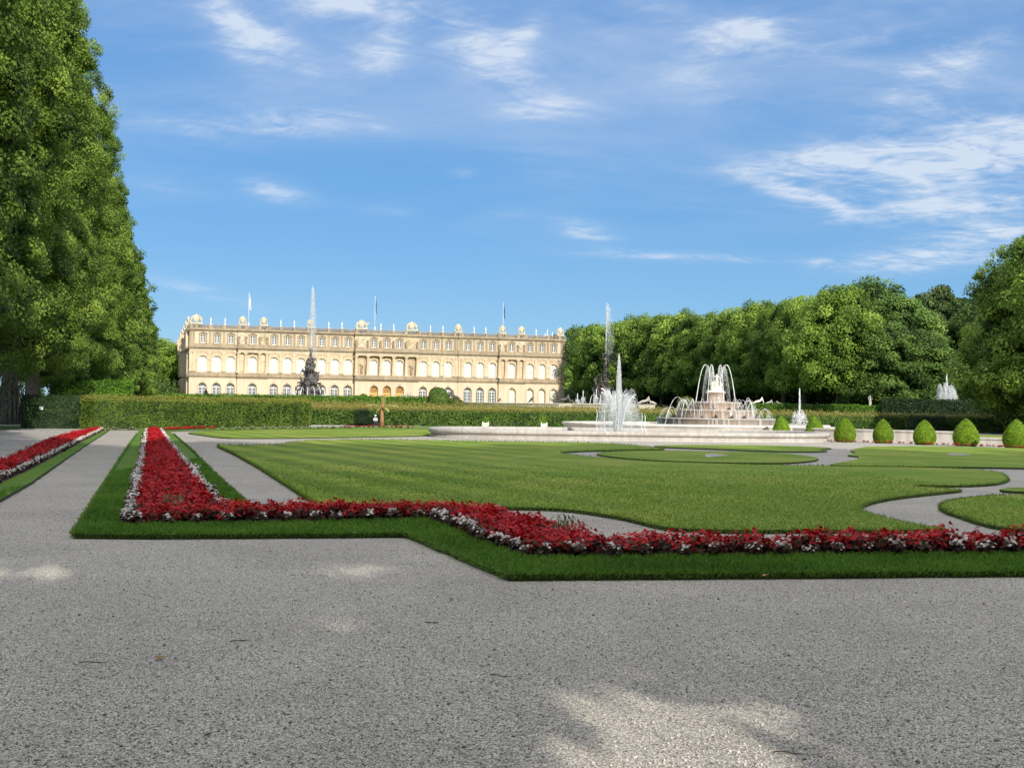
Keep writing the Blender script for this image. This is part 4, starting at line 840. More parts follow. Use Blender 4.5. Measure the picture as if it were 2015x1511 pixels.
# ------------------------------------------------------------------ carved figures
def figure_mesh(name, joints, edges, radii, mat, sub=1):
    me = bpy.data.meshes.new('tmp'); me.from_pydata(joints, edges, []); o = bpy.data.objects.new('tmp', me); C.objects.link(o)
    sk = o.modifiers.new('skin', 'SKIN'); sk.use_smooth_shade = True
    for i, r in enumerate(radii):
        r = (r, r) if isinstance(r, (int, float)) else r; me.skin_vertices[0].data[i].radius = r
    me.skin_vertices[0].data[0].use_root = True
    sb = o.modifiers.new('sub', 'SUBSURF'); sb.levels = sub; sb.render_levels = sub
    dg = bpy.context.evaluated_depsgraph_get(); dg.update(); out = bpy.data.meshes.new_from_object(o.evaluated_get(dg)); out.name = name
    bpy.data.objects.remove(o); bpy.data.meshes.remove(me); out.materials.clear(); out.materials.append(mat); return out
def standing(h=1.0, arm_up=0, twist=0.0, drape=True):
    j = [(0, 0, .53), (0.01, 0, .66), (0, 0, .80), (0, 0, .865), (0, -.01, .935),            # pelvis chest shoulders neck head
         (.06, .01, .49), (.075, -.03, .27), (.07, .01, .03), (.075, -.05, .015), (-.06, 0, .49), (-.065, -.015, .27), (-.06, .03, .03), (-.065, -.03, .015),
         (.12, 0, .79), (.165, -.02, .65), (.13, -.11, .57), (-.12, 0, .79)]
    j += [(-.19, -.03, .88), (-.15, -.06, 1.03)] if arm_up else [(-.17, .02, .65), (-.12, -.08, .52)]
    e = [(0, 1), (1, 2), (2, 3), (3, 4), (0, 5), (5, 6), (6, 7), (7, 8), (0, 9), (9, 10), (10, 11), (11, 12), (2, 13), (13, 14), (14, 15), (2, 16), (16, 17), (17, 18)]
    r = [(.085, .065), (.075, .055), (.085, .055), .032, (.05, .055), .06, .045, .028, .025, .06, .045, .028, .025, .04, .03, .022, .04, .03, .022]
    if drape:                                      # cloth falling from the hips
        b = len(j); j += [(0.02, .02, .35), (0.03, .03, .17), (.03, .03, .03)]; e += [(0, b), (b, b + 1), (b + 1, b + 2)]; r += [(.10, .085), (.115, .095), (.13, .11)]
    return [(x * h, y * h, z * h) for x, y, z in j], e, [tuple(q * h for q in k) if isinstance(k, tuple) else k * h for k in r]
def reclining(h=1.0):
    j = [(0, 0, .16), (.14, 0, .24), (.26, 0, .38), (.29, 0, .46), (.31, -.01, .54), (-.14, -.03, .22), (-.32, -.02, .12), (-.48, -.03, .07), (-.12, .06, .15), (-.34, .06, .08), (-.5, .07, .05), (.33, -.08, .34), (.38, -.1, .18), (.36, -.16, .06), (.27, .12, .35), (.16, .16, .26)]
    e = [(0, 1), (1, 2), (2, 3), (3, 4), (0, 5), (5, 6), (6, 7), (0, 8), (8, 9), (9, 10), (2, 11), (11, 12), (12, 13), (2, 14), (14, 15)]
    r = [(.10, .10), (.09, .08), (.09, .075), .04, (.06, .065), .07, .05, .03, .07, .05, .03, .04, .032, .025, .04, .03]
    return [(x * h, y * h, z * h) for x, y, z in j], e, [tuple(q * h for q in k) if isinstance(k, tuple) else k * h for k in r]
FIG = {}
def fig(kind, matk, **kw):
    key = (kind, matk, tuple(sorted(kw.items())))
    if key not in FIG: FIG[key] = figure_mesh('figure', *(standing(**kw) if kind == 's' else reclining(**kw)), MT[matk])
    return FIG[key]
def put(name, me, parent=None, loc=(0, 0, 0), rz=0.0, sc=1.0, rx=0.0, ry=0.0):
    o = mobj(name, me, parent); o.location = loc; o.rotation_euler = (rx, ry, rz); o.scale = (sc, sc, sc) if isinstance(sc, (int, float)) else sc; return o

# ------------------------------------------------------------------ palace
PHI = math.radians(17.5); Z0 = 277.0
pl = at(370.5, Z0); k_ = (1110 - 1007.5) / FPX
W = (k_ * Z0 - pl.x) / (math.cos(PHI) - k_ * math.sin(PHI)); BAY = W / 29.18
palace = thing('palace', 'long cream three-storey palace with tall arched windows, flat balustraded roof and sculpted roofline', 'palace', (pl.x, Z0, 0), PHI)
WB = [.95, 1.95, 2.95, 4.52, 6.09, 7.09, 8.09, 9.66, 10.66, 11.66, 13.59, 14.59]; WB = WB + [29.18 - w for w in WB[:-1]][::-1]
SEC = [(0, 3.42, -.3, 'a'), (3.42, 5.62, -.55, 'b'), (5.62, 8.87, -.3, 'a'), (8.87, 12.13, 0, 'a'), (12.13, 17.05, -.7, 'c'), (17.05, 20.31, 0, 'a'), (20.31, 23.56, -.3, 'a'), (23.56, 25.76, -.55, 'b'), (25.76, 29.18, -.3, 'a')]
DEP = 90.0
def wall_open(mb, x0, x1, z0, z1, y, ops, depth, mi=0, rmi=0):
    def q(a, b, c, d): mb.add([(a, y, b), (c, y, b), (c, y, d), (a, y, d)], [(0, 1, 2, 3)], mi)
    cur = x0
    for (xc, hw, zb, zs, arch) in sorted(ops):
        if xc - hw > cur: q(cur, z0, xc - hw, z1)
        if zb > z0: q(xc - hw, z0, xc + hw, zb)
        pts = [(xc + hw * math.cos(PI * (1 - i / 12)), zs + hw * math.sin(PI * i / 12)) for i in range(13)] if arch else [(xc - hw, zs), (xc + hw, zs)]
        for (a, b), (c, d) in zip(pts[:-1], pts[1:]): mb.add([(a, y, b), (c, y, d), (c, y, z1), (a, y, z1)], [(0, 1, 2, 3)], mi)
        ol = [(xc - hw, zb)] + pts + [(xc + hw, zb)]
        for (a, b), (c, d) in zip(ol, ol[1:] + ol[:1]): mb.add([(a, y, b), (a, y + depth, b), (c, y + depth, d), (c, y, d)], [(0, 1, 2, 3)], rmi)
        cur = xc + hw
    if cur < x1: q(cur, z0, x1, z1)
Z = dict(b=1.3, c1=8.25, c1t=9.0, w1b=9.62, w1s=12.45, fr=14.35, c2=15.05, c2t=15.72, at=16.4, c3=19.35, c3t=20.0, top=20.95)
HW_G, HW_F, HW_A = .95, 1.06, .56
YG = {}
for si, (b0, b1, y, kd) in enumerate(SEC):
    x0, x1 = b0 * BAY, b1 * BAY; wx = [w * BAY for w in WB if b0 < w < b1]
    mb = MB()
    yg = y - .12 - (.85 if kd == 'c' else .55 if kd == 'b' else 0); YG[si] = yg
    wall_open(mb, x0, x1, Z['b'], Z['c1'], yg, [(x, HW_G, 1.9, 5.95, True) for x in wx], .75, 0, 0)
    wall_open(mb, x0, x1, Z['c1t'], Z['fr'], y, [(x, HW_F, Z['w1b'], Z['w1s'], True) for x in wx], .5, 1, 1)
    wall_open(mb, x0, x1, Z['c2t'], Z['c3'], y, [(x, HW_A, 16.55, 18.5, False) for x in wx], .35, 2, 2)
    for (xx, s) in ((x0, 1), (x1, -1)):
        mb.add([(xx, yg, Z['b']), (xx, 1.2, Z['b']), (xx, 1.2, Z['c1']), (xx, yg, Z['c1'])], [(0, 1, 2, 3)], 0)
        mb.add([(xx, y, Z['c1t']), (xx, 1.2, Z['c1t']), (xx, 1.2, Z['c3']), (xx, y, Z['c3'])], [(0, 1, 2, 3)], 1)
    mb.build('wall', [MT['stucco_low'], MT['stucco_grey'], MT['stucco']], palace)
    yp = y - (1.25 if kd == 'c' else .85 if kd == 'b' else 0)      # the portico carries the entablature forward
    cb = MB(); e = .06 if si % 2 else 0.0
    def band(z0, z1, out, yy=y, mi=0): cb.box(x0 - out * .3 + e, x1 + out * .3 - e, yy - out, 1.0, z0, z1, mi)
    band(Z['b'] - .1, Z['b'] + .75, .16, yg); cb.build('base_course', MT['trim'], palace); cb = MB()
    band(Z['c1'], Z['c1'] + .25, .3, yp); band(Z['c1'] + .25, Z['c1t'], .55, yp)
    cb.build('string_course', MT['trim'], palace)
    cb = MB(); cb.box(x0 + e, x1 - e, yp - .10, 1.0, Z['fr'], Z['fr'] + .22); cb.box(x0 + e, x1 - e, yp - .16, 1.0, Z['fr'] + .22, Z['c2']); cb.build('frieze', MT['stucco'], palace)
    cb = MB(); band(Z['c2'], Z['c2'] + .3, .35, yp); band(Z['c2'] + .3, Z['c2t'], .7, yp); band(Z['c2t'], Z['at'], .16, yp if kd != 'a' else y); cb.build('cornice', MT['trim'], palace)
    if kd != 'a': MB().box(x0 + .1, x1 - .1, yp + .02, y - .02, Z['c2t'], Z['c2t'] + .1).build('portico_roof', MT['trim'], palace)
    cb = MB(); band(Z['c3'], Z['c3'] + .28, .25); band(Z['c3'] + .28, Z['c3t'], .6); cb.build('top_cornice', MT['trim'], palace)
    # balustrade: piers, rails and turned balusters
    cb = MB(); cb.box(x0 + e, x1 - e, y - .30, y + .12, Z['c3t'], Z['c3t'] + .18); cb.box(x0 + e, x1 - e, y - .34, y + .16, Z['top'] - .17, Z['top'])
    for xx in [x0 + .4] + [x + BAY * .5 for x in wx] + [x - BAY * .5 for x in wx[:1]]: cb.box(xx - .35, xx + .35, y - .38, y + .2, Z['c3t'] + .003, Z['top'] + .06)
    n = int((x1 - x0) / .42)
    for i in range(n):
        xx = x0 + (i + .5) * (x1 - x0) / n; cb.lathe([(.07, 0), (.13, .2), (.06, .48), (.1, .62)], 6, (xx, y - .09, Z['c3t'] + .17))
    cb.build('balustrade', MT['trim'], palace)
    # low parapet under the tall windows with the swelling pedestals of the pilasters
    cb = MB(); cb.box(x0 + e, x1 - e, yp - .34, y + .02, Z['c1t'] - .003, Z['w1b'] - .18)
    cb.build('parapet', MT['trim'], palace)
    # pilasters / columns
    px_ = []
    if kd == 'a':
        px_ = sorted(set([round(x - BAY * .5, 3) for x in wx] + [round(x + BAY * .5, 3) for x in wx]))
        if b0 == 0: px_ = [.35, .95] + px_[1:] 
        if b1 > 29: px_ = px_[:-1] + [W - .95, W - .35]
        if abs(b1 - 8.87) < .01 or abs(b1 - 20.31) < .01: px_ += [x1 - .35]
        if abs(b0 - 8.87) < .01 or abs(b0 - 20.31) < .01: px_ += [x0 + .45]
        for xx in px_:
            w_ = .34; mb = MB(); mb.box(xx - w_, xx + w_, y - .16, y + .02, Z['w1b'] + .45, Z['fr'] - .42); mb.box(xx - w_ - .1, xx + w_ + .1, y - .24, y + .02, Z['fr'] - .42, Z['fr'] - .02); mb.box(xx - w_ - .08, xx + w_ + .08, y - .22, y + .02, Z['w1b'] + .2, Z['w1b'] + .45)
            mb.build('pilaster', MT['column_stone'], palace)
            mb = MB(); mb.lathe([(.62, -.18), (.62, .02), (.5, .2), (.02, .24)], 12, (xx, y - .12, Z['w1b']), 1.0, .55); mb.build('pilaster_pedestal', MT['trim'], palace)
            MB().box(xx - .26, xx + .26, y - .12, y + .02, Z['at'] + .003, Z['c3'] - .003).build('attic_pilaster', MT['trim'], palace)
    else:
        cs = [3.49, 4.02, 5.02, 5.55] if kd == 'b' and b0 < 10 else [29.18 - q for q in (3.49, 4.02, 5.02, 5.55)] if kd == 'b' else [12.22, 13.1, 14.09, 15.09, 16.08, 16.96]
        yc = yp + .42
        for cx in cs:
            xx = cx * BAY; mb = MB(); h = Z['fr'] - Z['w1b']
            mb.box(xx - .52, xx + .52, yc - .52, yc + .52, Z['w1b'] - .18, Z['w1b'] + .1)
            mb.lathe([(.50, .1), (.50, .22), (.43, .3), (.42, h * .4), (.35, h - .62), (.36, h - .58), (.40, h - .5), (.55, h - .14)], 20, (xx, yc, Z['w1b'])); mb.box(xx - .54, xx + .54, yc - .54, yc + .54, Z['fr'] - .14, Z['fr'] - .003)
            mb.build('column', MT['column_stone'], palace)
            # figure standing on the entablature before the attic
            mb2 = fig('s', 'trim', h=2.2, arm_up=0); put('attic_statue', mb2, palace, (xx, yc + .1, Z['at'] + .05), .2 * math.sin(cx * 9), 1.0)
        # panels or niches beside the windows
        pan = [12.66, 16.52] if kd == 'c' else [(cs[0] + cs[1]) / 2, (cs[2] + cs[3]) / 2]
        for cx in pan:
            xx = cx * BAY; w_ = .95 if kd == 'c' else .5
            if kd == 'c':
                mb = MB(); mb.lathe([(.78, 0), (.78, 3.1)], 12, (xx, y - .02, Z['w1b'] + .2), 1, .5, a0=0, a1=PI); mb.lathe([(.78 * math.cos(t), .78 * math.sin(t)) for t in np.linspace(0, PI / 2, 7)], 12, (xx, y - .02, Z['w1b'] + 3.3), 1, .5, a0=0, a1=PI)
                band_ = [(xx + .95 * math.cos(PI * i / 12), y - .1, Z['w1b'] + 3.3 + .95 * math.sin(PI * i / 12)) for i in range(13)]; mb.tube([(xx + .95, y - .1, Z['w1b'] + .2)] + band_ + [(xx - .95, y - .1, Z['w1b'] + .2)], .14, 6)
                nb = mb.build('niche', MT['column_stone'], palace); put('niche_statue', fig('s', 'trim', h=2.6, arm_up=1), nb, (xx, y - .35, Z['w1b'] + .25), .3)
            else:
                mb = MB()
                for z0, z1 in ((Z['w1b'] + .3, 12.1), (12.35, 13.9)): mb.box(xx - w_, xx + w_, y - .09, y + .02, z0, z1)
                mb.build('wall_panel', MT['stucco'], palace)
            mb = MB(); rr = random.Random(int(cx * 100)); wr = 1.25 if kd == 'c' else .72
            mb.box(xx - wr, xx + wr, y - .10, y + .02, Z['at'] + .25, Z['c3'] - .25)
            for _ in range(26): mb.blob((xx + rr.uniform(-wr, wr) * .8, y - .14, rr.uniform(Z['at'] + .5, Z['c3'] - .5)), (rr.uniform(.12, .3), .14, rr.uniform(.1, .34)), 1)
            mb.build('relief_panel', MT['gilt_stone'], palace)
# windows: one of each kind, copied along the front
def arch_outline(hw, zs, n=12): return [(hw * math.cos(PI * (1 - i / n)), zs + hw * math.sin(PI * i / n)) for i in range(n + 1)]
def arched_window(hw, h, pane, bars, surround, pw, cur=False):
    zs = h - hw; mb = MB(); ol = [(-hw, 0)] + arch_outline(hw, zs) + [(hw, 0)]
    ins = [(x, z) for x, z in ol]; out = [(-hw - pw, 0)] + arch_outline(hw + pw, zs) + [(hw + pw, 0)]
    for i in range(len(ol) - 1):
        a, b, c, d = ins[i], ins[i + 1], out[i + 1], out[i]
        vs = [(a[0], -.1, a[1]), (b[0], -.1, b[1]), (c[0], -.1, c[1]), (d[0], -.1, d[1]), (a[0], .02, a[1]), (b[0], .02, b[1]), (c[0], .01, c[1]), (d[0], .01, d[1])]
        mb.add(vs, [(0, 1, 2, 3), (3, 2, 6, 7), (1, 0, 4, 5)])
    mb.box(-.17, .17, -.26, .0, h - .08, h + pw + .28)               # keystone
    if cur: mb.box(-hw - pw - .2, -hw + .003, -.16, .02, zs - .12, zs + .06); mb.box(hw - .003, hw + pw + .2, -.16, .02, zs - .12, zs + .06)
    me0 = mb.mesh('window', surround)
    pv = [(x, 0, z) for x, z in ol]; me1 = bpy.data.meshes.new('pane'); me1.from_pydata(pv, [], [tuple(range(len(pv)))]); me1.materials.append(pane)
    sb = MB(); t = .055 if not cur else .045
    sb.box(-.09, .09, -.10, -.02, 0, zs); sb.box(-hw, hw, -.12, -.02, zs - .10, zs + .10)
    for i in range(13 - 1):
        a, b = arch_outline(hw, zs)[i], arch_outline(hw, zs)[i + 1]; c, d = arch_outline(hw - .13, zs)[i], arch_outline(hw - .13, zs)[i + 1]
        sb.add([(a[0], -.09, a[1]), (b[0], -.09, b[1]), (d[0], -.09, d[1]), (c[0], -.09, c[1])], [(0, 1, 2, 3)])
    for s in (-1, 1): sb.box(s * hw - .13 * (s > 0), s * hw + .13 * (s < 0), -.10, -.02, 0, zs)
    for xx in (-hw * .5, hw * .5): sb.box(xx - t * .6, xx + t * .6, -.085, -.02, 0, zs - .1)
    for i in range(1, bars): zz = i * zs / bars; sb.box(-hw, hw, -.083, -.02, zz - t * .6, zz + t * .6)
    for g in (PI / 4, PI / 2, 3 * PI / 4):
        sb.tube([(0, -.05, zs + .08), (hw * .93 * math.cos(g), -.05, zs + hw * .93 * math.sin(g))], .045, 5)
    return me0, me1, sb.mesh('sash', MT['sash'])
def attic_window():
    mb = MB(); hw, h = HW_A, 1.95
    for s in (-1, 1):
        mb.box(s * hw - (.40 if s < 0 else 0), s * hw + (.40 if s > 0 else 0), -.13, .02, -.1, h + .12)
    mb.box(-hw - .3, hw + .3, -.2, .02, -.28, -.1)
    pts = [(-hw - .5 + (2 * hw + 1.0) * i / 10, h + .12 + .42 * math.sin(PI * i / 10)) for i in range(11)]
    for (a, b), (c, d) in zip(pts[:-1], pts[1:]): mb.add([(a, -.24, b), (c, -.24, d), (c, -.24, d + .14), (a, -.24, b + .14), (a, .01, b + .14), (c, .01, d + .14), (a, .01, b), (c, .01, d)], [(0, 1, 2, 3), (3, 2, 5, 4), (0, 6, 7, 1)])
    for (a, b), (c, d) in zip(pts[:-1], pts[1:]): mb.add([(a, -.12, h + .12), (c, -.12, h + .12), (c, -.12, d), (a, -.12, b)], [(0, 1, 2, 3)])
    mb.blob((0, -.25, h + .5), (.2, .12, .24), 1)
    me1 = bpy.data.meshes.new('pane'); me1.from_pydata([(-hw, 0, 0), (hw, 0, 0), (hw, 0, h), (-hw, 0, h)], [], [(0, 1, 2, 3)]); me1.materials.append(MT['glass'])
    sb = MB(); sb.box(-.08, .08, -.09, -.02, 0, h)
    for s in (-1, 1): sb.box(s * hw - .09 * (s > 0), s * hw + .09 * (s < 0), -.09, -.02, 0, h)
    sb.box(-hw, hw, -.10, -.02, 0, .13); sb.box(-hw, hw, -.095, -.02, h - .1, h)
    for zz in (.65, 1.28): sb.box(-hw, hw, -.08, -.02, zz - .04, zz + .04)
    return mb.mesh('window', MT['trim']), me1, sb.mesh('sash', MT['sash'])
def add_window(ms, x, y, z, dep, label=None):
    w = mobj('window', ms[0], palace); w.location = (x, y, z)
    if label: w['label'] = label
    for nm, m_ in (('pane', ms[1]), ('sash', ms[2])):
        o = mobj(nm, m_, w); o.location = (0, dep, 0)
W_F = arched_window(HW_F, 3.89, MT['curtain'], 5, MT['column_stone'], .30, True)
W_G = arched_window(HW_G, 5.0, MT['glass'], 5, MT['trim'], .16)
W_T = arched_window(HW_G, 5.0, MT['glass_teal'], 5, MT['trim'], .16); W_S = arched_window(HW_G, 5.0, MT['shutter'], 5, MT['trim'], .16); W_D = arched_window(HW_G, 5.0, MT['gold_pane'], 3, MT['trim'], .16)
gold_sash = MB(); gold_sash.box(-HW_G, HW_G, -.12, -.02, 2.9, 3.25); gold_sash.box(-.08, .08, -.1, -.02, 0, 2.9); gold_sash.box(-HW_G, -HW_G + .14, -.1, -.02, 0, 4.05); gold_sash.box(HW_G - .14, HW_G, -.1, -.02, 0, 4.05)
for s in (-.47, .47): gold_sash.box(s - .3, s + .3, -.07, -.02, .3, 1.3); gold_sash.box(s - .3, s + .3, -.07, -.02, 1.5, 2.7)
W_D = (W_D[0], W_D[1], gold_sash.mesh('sash', MT['gold']))
W_A = attic_window()
for i, wb in enumerate(WB):
    y = [s[2] for s in SEC if s[0] < wb < s[1]][0]; x = wb * BAY; yg = [YG[j] for j, s in enumerate(SEC) if s[0] < wb < s[1]][0]
    add_window(W_F, x, y, Z['w1b'], .42); add_window(W_A, x, y, 16.55, .28)
    if i in (10, 11, 12): add_window(W_D, x, yg, 1.9, .55, 'golden shuttered door')
    elif i in (16, 17, 18): add_window(W_T, x, yg, 1.9, .6)
    elif i >= 19 or i == 3: add_window(W_S if i > 18 else W_G, x, yg, 1.9, .6)
    else: add_window(W_G, x, yg, 1.9, .6)
# left wing running back, right end wall, back and roof
mb = MB()
mb.add([(0, -.42, Z['b']), (0, DEP, Z['b']), (0, DEP, Z['c3']), (0, -.42, Z['c3'])], [(0, 1, 2, 3)], 0)
mb.add([(W, -.42, Z['b']), (W, 40, Z['b']), (W, 40, Z['c3']), (W, -.42, Z['c3'])], [(3, 2, 1, 0)], 0)
mb.add([(0, DEP, Z['b']), (20, DEP, Z['b']), (20, DEP, Z['c3']), (0, DEP, Z['c3'])], [(3, 2, 1, 0)], 0); mb.add([(0, 40, Z['b']), (W, 40, Z['b']), (W, 40, Z['c3']), (0, 40, Z['c3'])], [(3, 2, 1, 0)], 0)
mb.build('wing_wall', [MT['stucco_grey']], palace)
mb = MB()
for z0, z1, o in ((Z['b'] - .1, Z['b'] + .75, .2), (Z['c1'], Z['c1t'], .5), (Z['c2'], Z['c2t'], .65), (Z['c2t'], Z['at'], .14), (Z['c3'], Z['c3t'], .55), (Z['c3t'], Z['top'], .25)):
    mb.box(-o, .02, .9, DEP, z0 + .004, z1 - .004)
mb.build('wing_cornice', MT['trim'], palace)
for i in range(12):
    y = 3 + i * 7.4; pr = 1.5 if i in (2, 3, 5, 6, 8) else .5
    mb = MB(); mb.box(-pr, .02, y - .45, y + .45, Z['c1t'], Z['c2']); mb.box(-pr - .3, .02, y - .7, y + .7, Z['c2'] + .01, Z['c3t'] - .7); mb.box(-pr, .02, y - .6, y + .6, Z['b'], Z['c1'] - .01); mb.build('wing_column', MT['column_stone'], palace)
MB().box(.5, W - .5, 1.3, 39.5, Z['c3'], Z['top'] - .25).build('roof', MT['lead'], palace)
mb = MB(); mb.box(.5, 19.5, 40.5, DEP - .5, Z['c3'], Z['top'] - .25); mb.build('roof', MT['lead'], palace)
# roof sculpture
def trophy_mesh(seed, w, h):
    rr = random.Random(seed); mb = MB(); mb.box(-w * .52, w * .52, -.45, .45, -.05, .28)
    mb.blob((0, -.1, h * .5), (w * .28, .34, h * .40), 2); mb.lathe([(w * .30, 0), (w * .36, .06), (w * .30, .12)], 16, (0, -.2, h * .5 - .06), 1, .25)
    for s in (-1, 1):
        for k in range(5):
            t = k / 4; a = PI * (.05 + .42 * t); mb.blob((s * w * .46 * math.cos(a), rr.uniform(-.15, .15), .3 + (h - .45) * math.sin(a) * .92), (w * rr.uniform(.09, .15), .26, h * rr.uniform(.11, .17)), 1, rough=.4, seed=seed + k)
        mb.tube([(s * w * .18, .1, h * .35), (s * w * .50, .1, h * .8)], [.07, .04], 6)
    mb.blob((0, 0, h * .92), (w * .12, .22, h * .09), 1); mb.blob((0, 0, h * 1.02), (w * .05, .1, h * .06), 1); return mb.mesh('trophy', MT['gilt_stone'])
TRO = [trophy_mesh(i, 1.8, 2.2) for i in range(3)]; TRW = [trophy_mesh(9 + i, 2.8, 2.3) for i in range(2)]
def sec_y(u): return [s[2] for s in SEC if s[0] <= u <= s[1]][0]
for i, (u, m_) in enumerate(((.45, TRW[0]), (3.76, TRO[0]), (5.3, TRO[1]), (8.8, TRO[2]), (12.62, TRW[1]), (16.52, TRW[0]), (20.3, TRO[0]), (23.86, TRO[1]), (25.45, TRO[2]), (28.75, TRO[0]))):
    put('trophy', m_, palace, (u * BAY, sec_y(u) - .1, Z['top'] + .06))
wing = MB(); 
wing.blob((0, 0, .5), (.9, .2, .18), 1); o = put('trophy_wing', wing.mesh('trophy_wing', MT['gilt_stone']), palace, (13.35 * BAY - .7, -.8, Z['top'] + .9), 0, 1, 0, -.6)
for i in range(5): put('trophy', TRO[i % 3], palace, (-.2, 6 + i * 17, Z['top'] + .02), PI / 2)
uv = MB(); uv.box(-.2, .2, -.2, .2, 0, .22); uv.lathe([(.08, .22), (.11, .3), (.09, .5), (.16, .75), (.17, 1.15), (.11, 1.3), (.13, 1.36), (.07, 1.5), (.03, 1.72), (.01, 1.8)], 12)
UV = uv.mesh('roof_vase', MT['pale_stone'])
for u in (1.48, 2.5, 6.55, 7.55, 10.15, 11.15, 14.1, 15.1, 18.05, 19.05, 21.55, 22.5, 26.7, 27.65): put('roof_vase', UV, palace, (u * BAY, sec_y(u) - .09, Z['top'] + .06))
for y in (4, 9, 15): put('roof_vase', UV, palace, (W - .3, y, Z['top']))
for u, tz, fm, dx, lab in ((4.28, 577, 'flag_white', .55, 'pale pink and white flag hanging limp'), (13.85, 585, 'flag_blue', .5, 'narrow dark blue flag'), (24.25, 597, 'flag_blue', .6, 'narrow dark blue flag')):
    d = Z0 + u * BAY * math.sin(PHI) + 3; px = FPX * (pl.x + u * BAY * math.cos(PHI)) / d + CX; zt = H(px, tz, d).z
    mb = MB(); mb.tube([(0, 0, Z['c3t']), (0, 0, zt)], [.09, .05], 8); mb.blob((0, 0, zt), .14, 1); mb.tube([(0, 0, Z['top'] - .3), (0, 0, Z['top'] + 1.0)], .2, 8)
    fp = mb.build('flagpole', MT['steel'], palace); fp.location = (u * BAY, 3, 0)
    n = 12; V = []; fh = 3.4
    for i in range(n + 1):
        t = i / n
        for j in range(5): s = j / 4; V.append((.1 + s * dx * (.35 + .65 * t) * .9 + .06 * math.sin(t * 8 + s * 5), .12 * math.sin(s * 9 + t * 4), zt - .4 - t * fh - s * .5 * t))
    F = [(i * 5 + j, i * 5 + j + 1, (i + 1) * 5 + j + 1, (i + 1) * 5 + j) for i in range(n) for j in range(4)]
    fo = mobj('flag', fast_mesh('flag', V, F, [MT[fm]], smooth=True), fp); fo['label'] = lab

# ------------------------------------------------------------------ water
def spray(n, jets, seed, size, spreadv=.04, wind=(0.0, 0.0), soft=1.0):
    """drops along thrown paths. jets: (x, y, z0, vx, vy, top, drop_to, weight)"""
    rg = np.random.default_rng(seed); P_ = []; S_ = []; w = np.array([j[7] for j in jets]); cnt = (n * w / w.sum()).astype(int)
    for (x, y, z0, vx, vy, top, zd, _), m in zip(jets, cnt):
        g = 9.8; sx, sy = rg.normal(0, spreadv, m), rg.normal(0, spreadv, m); vz = math.sqrt(2 * g * max(.05, top - z0)) * np.clip(1 - np.abs(rg.normal(0, .05 * soft, m)) - .05 * (sx ** 2 + sy ** 2) / spreadv ** 2, .45, 1.02)
        T = (vz + np.sqrt(np.maximum(vz ** 2 + 2 * g * (z0 - zd), .01))) / g; t = T * rg.random(m)
        P_.append(np.stack([x + (vx + sx) * t + wind[0] * t * t * rg.uniform(.2, 1.2, m), y + (vy + sy) * t + wind[1] * t * t, z0 + vz * t - .5 * g * t * t], 1)); S_.append(size * rg.uniform(.5, 1.4, m))
    p = np.concatenate(P_); s = np.concatenate(S_); n = len(p)
    a = rg.normal(size=(n, 3)); a /= np.linalg.norm(a, axis=1, keepdims=True); b = np.cross(a, rg.normal(size=(n, 3))); b /= np.linalg.norm(b, axis=1, keepdims=True)
    st = np.array([0, 0, 1.0]); V = np.stack([p + a * s[:, None] * .7, p + b * s[:, None] * .7, p + st * s[:, None] * rg.uniform(.6, 2.2, n)[:, None], p - (a + b) * s[:, None] * .5], 1).reshape(-1, 3)
    F = (np.arange(n) * 4)[:, None, None] + np.array([[0, 1, 2], [0, 2, 3]])[None]; return fast_mesh('water_jet', V, F.reshape(-1, 3), [MT['spray']])
def stream(pts, r0, r1, seed=0, mat='stream', name='water_stream'):
    """a thread of falling water with an uneven width"""
    rr = random.Random(seed); n = len(pts); rad = [(r0 + (r1 - r0) * i / (n - 1)) * rr.uniform(.55, 1.35) for i in range(n)]
    return MB().tube(pts, rad, 7)
def arc(p, vx, vy, top, zd, n=16):
    g = 9.8; vz = math.sqrt(2 * g * (top - p[2])); T = (vz + math.sqrt(max(.01, vz * vz + 2 * g * (p[2] - zd)))) / g
    return [Vector((p[0] + vx * t, p[1] + vy * t, p[2] + vz * t - .5 * g * t * t)) for t in np.linspace(0, T, n)]

# ------------------------------------------------------------------ front basin
bc = at(1233, 66.6); BA, BB, BE = 11.2, 6.3, 2.9
def sq(k, a, b, n=96): 
    out = []
    for i in range(n):
        t = 2 * PI * i / n; c, s = math.cos(t), math.sin(t); out.append((a * k * abs(c) ** (2 / BE) * (1 if c >= 0 else -1), b * k * abs(s) ** (2 / BE) * (1 if s >= 0 else -1)))
    return out
basin = thing('fountain_basin', 'wide low grey marble basin with a rounded rim across the middle of the garden', 'fountain', (bc.x, bc.y, 0), .035)
def ring_mesh(prof, a, b, n=96):
    V = []; F = []
    for (off, z) in prof:
        pts = sq(1, a, b, n)
        for i, (x, y) in enumerate(pts):
            nx, ny = x / a ** 2, y / b ** 2; q = math.hypot(nx, ny) + 1e-9; V.append((x + nx / q * off, y + ny / q * off, z))
    for j in range(len(prof) - 1):
        for i in range(n): F.append((j * n + i, j * n + (i + 1) % n, (j + 1) * n + (i + 1) % n, (j + 1) * n + i))
    return V, F
rim = MB(); V, F = ring_mesh([(0.10, -.05), (.10, .10), (.02, .12), (.0, .235), (.05, .25), (.13, .275), (.17, .32), (.185, .39), (.16, .45), (.09, .49), (-.1, .5), (-.42, .5), (-.5, .47), (-.53, .40), (-.5, .0)], BA, BB); rim.add(V, F, 0, True)
rim.build('rim', MT['marble'], basin)
pv = [(x, y, .16) for x, y in sq(.957, BA, BB)]; me = bpy.data.meshes.new('water'); me.from_pydata(pv, [], [tuple(range(len(pv)))]); me.materials.append(MT['pool']); mobj('water', me, basin)
j0 = at(1216, 66.3); jl = Vector((j0.x - bc.x, j0.y - bc.y, 0))
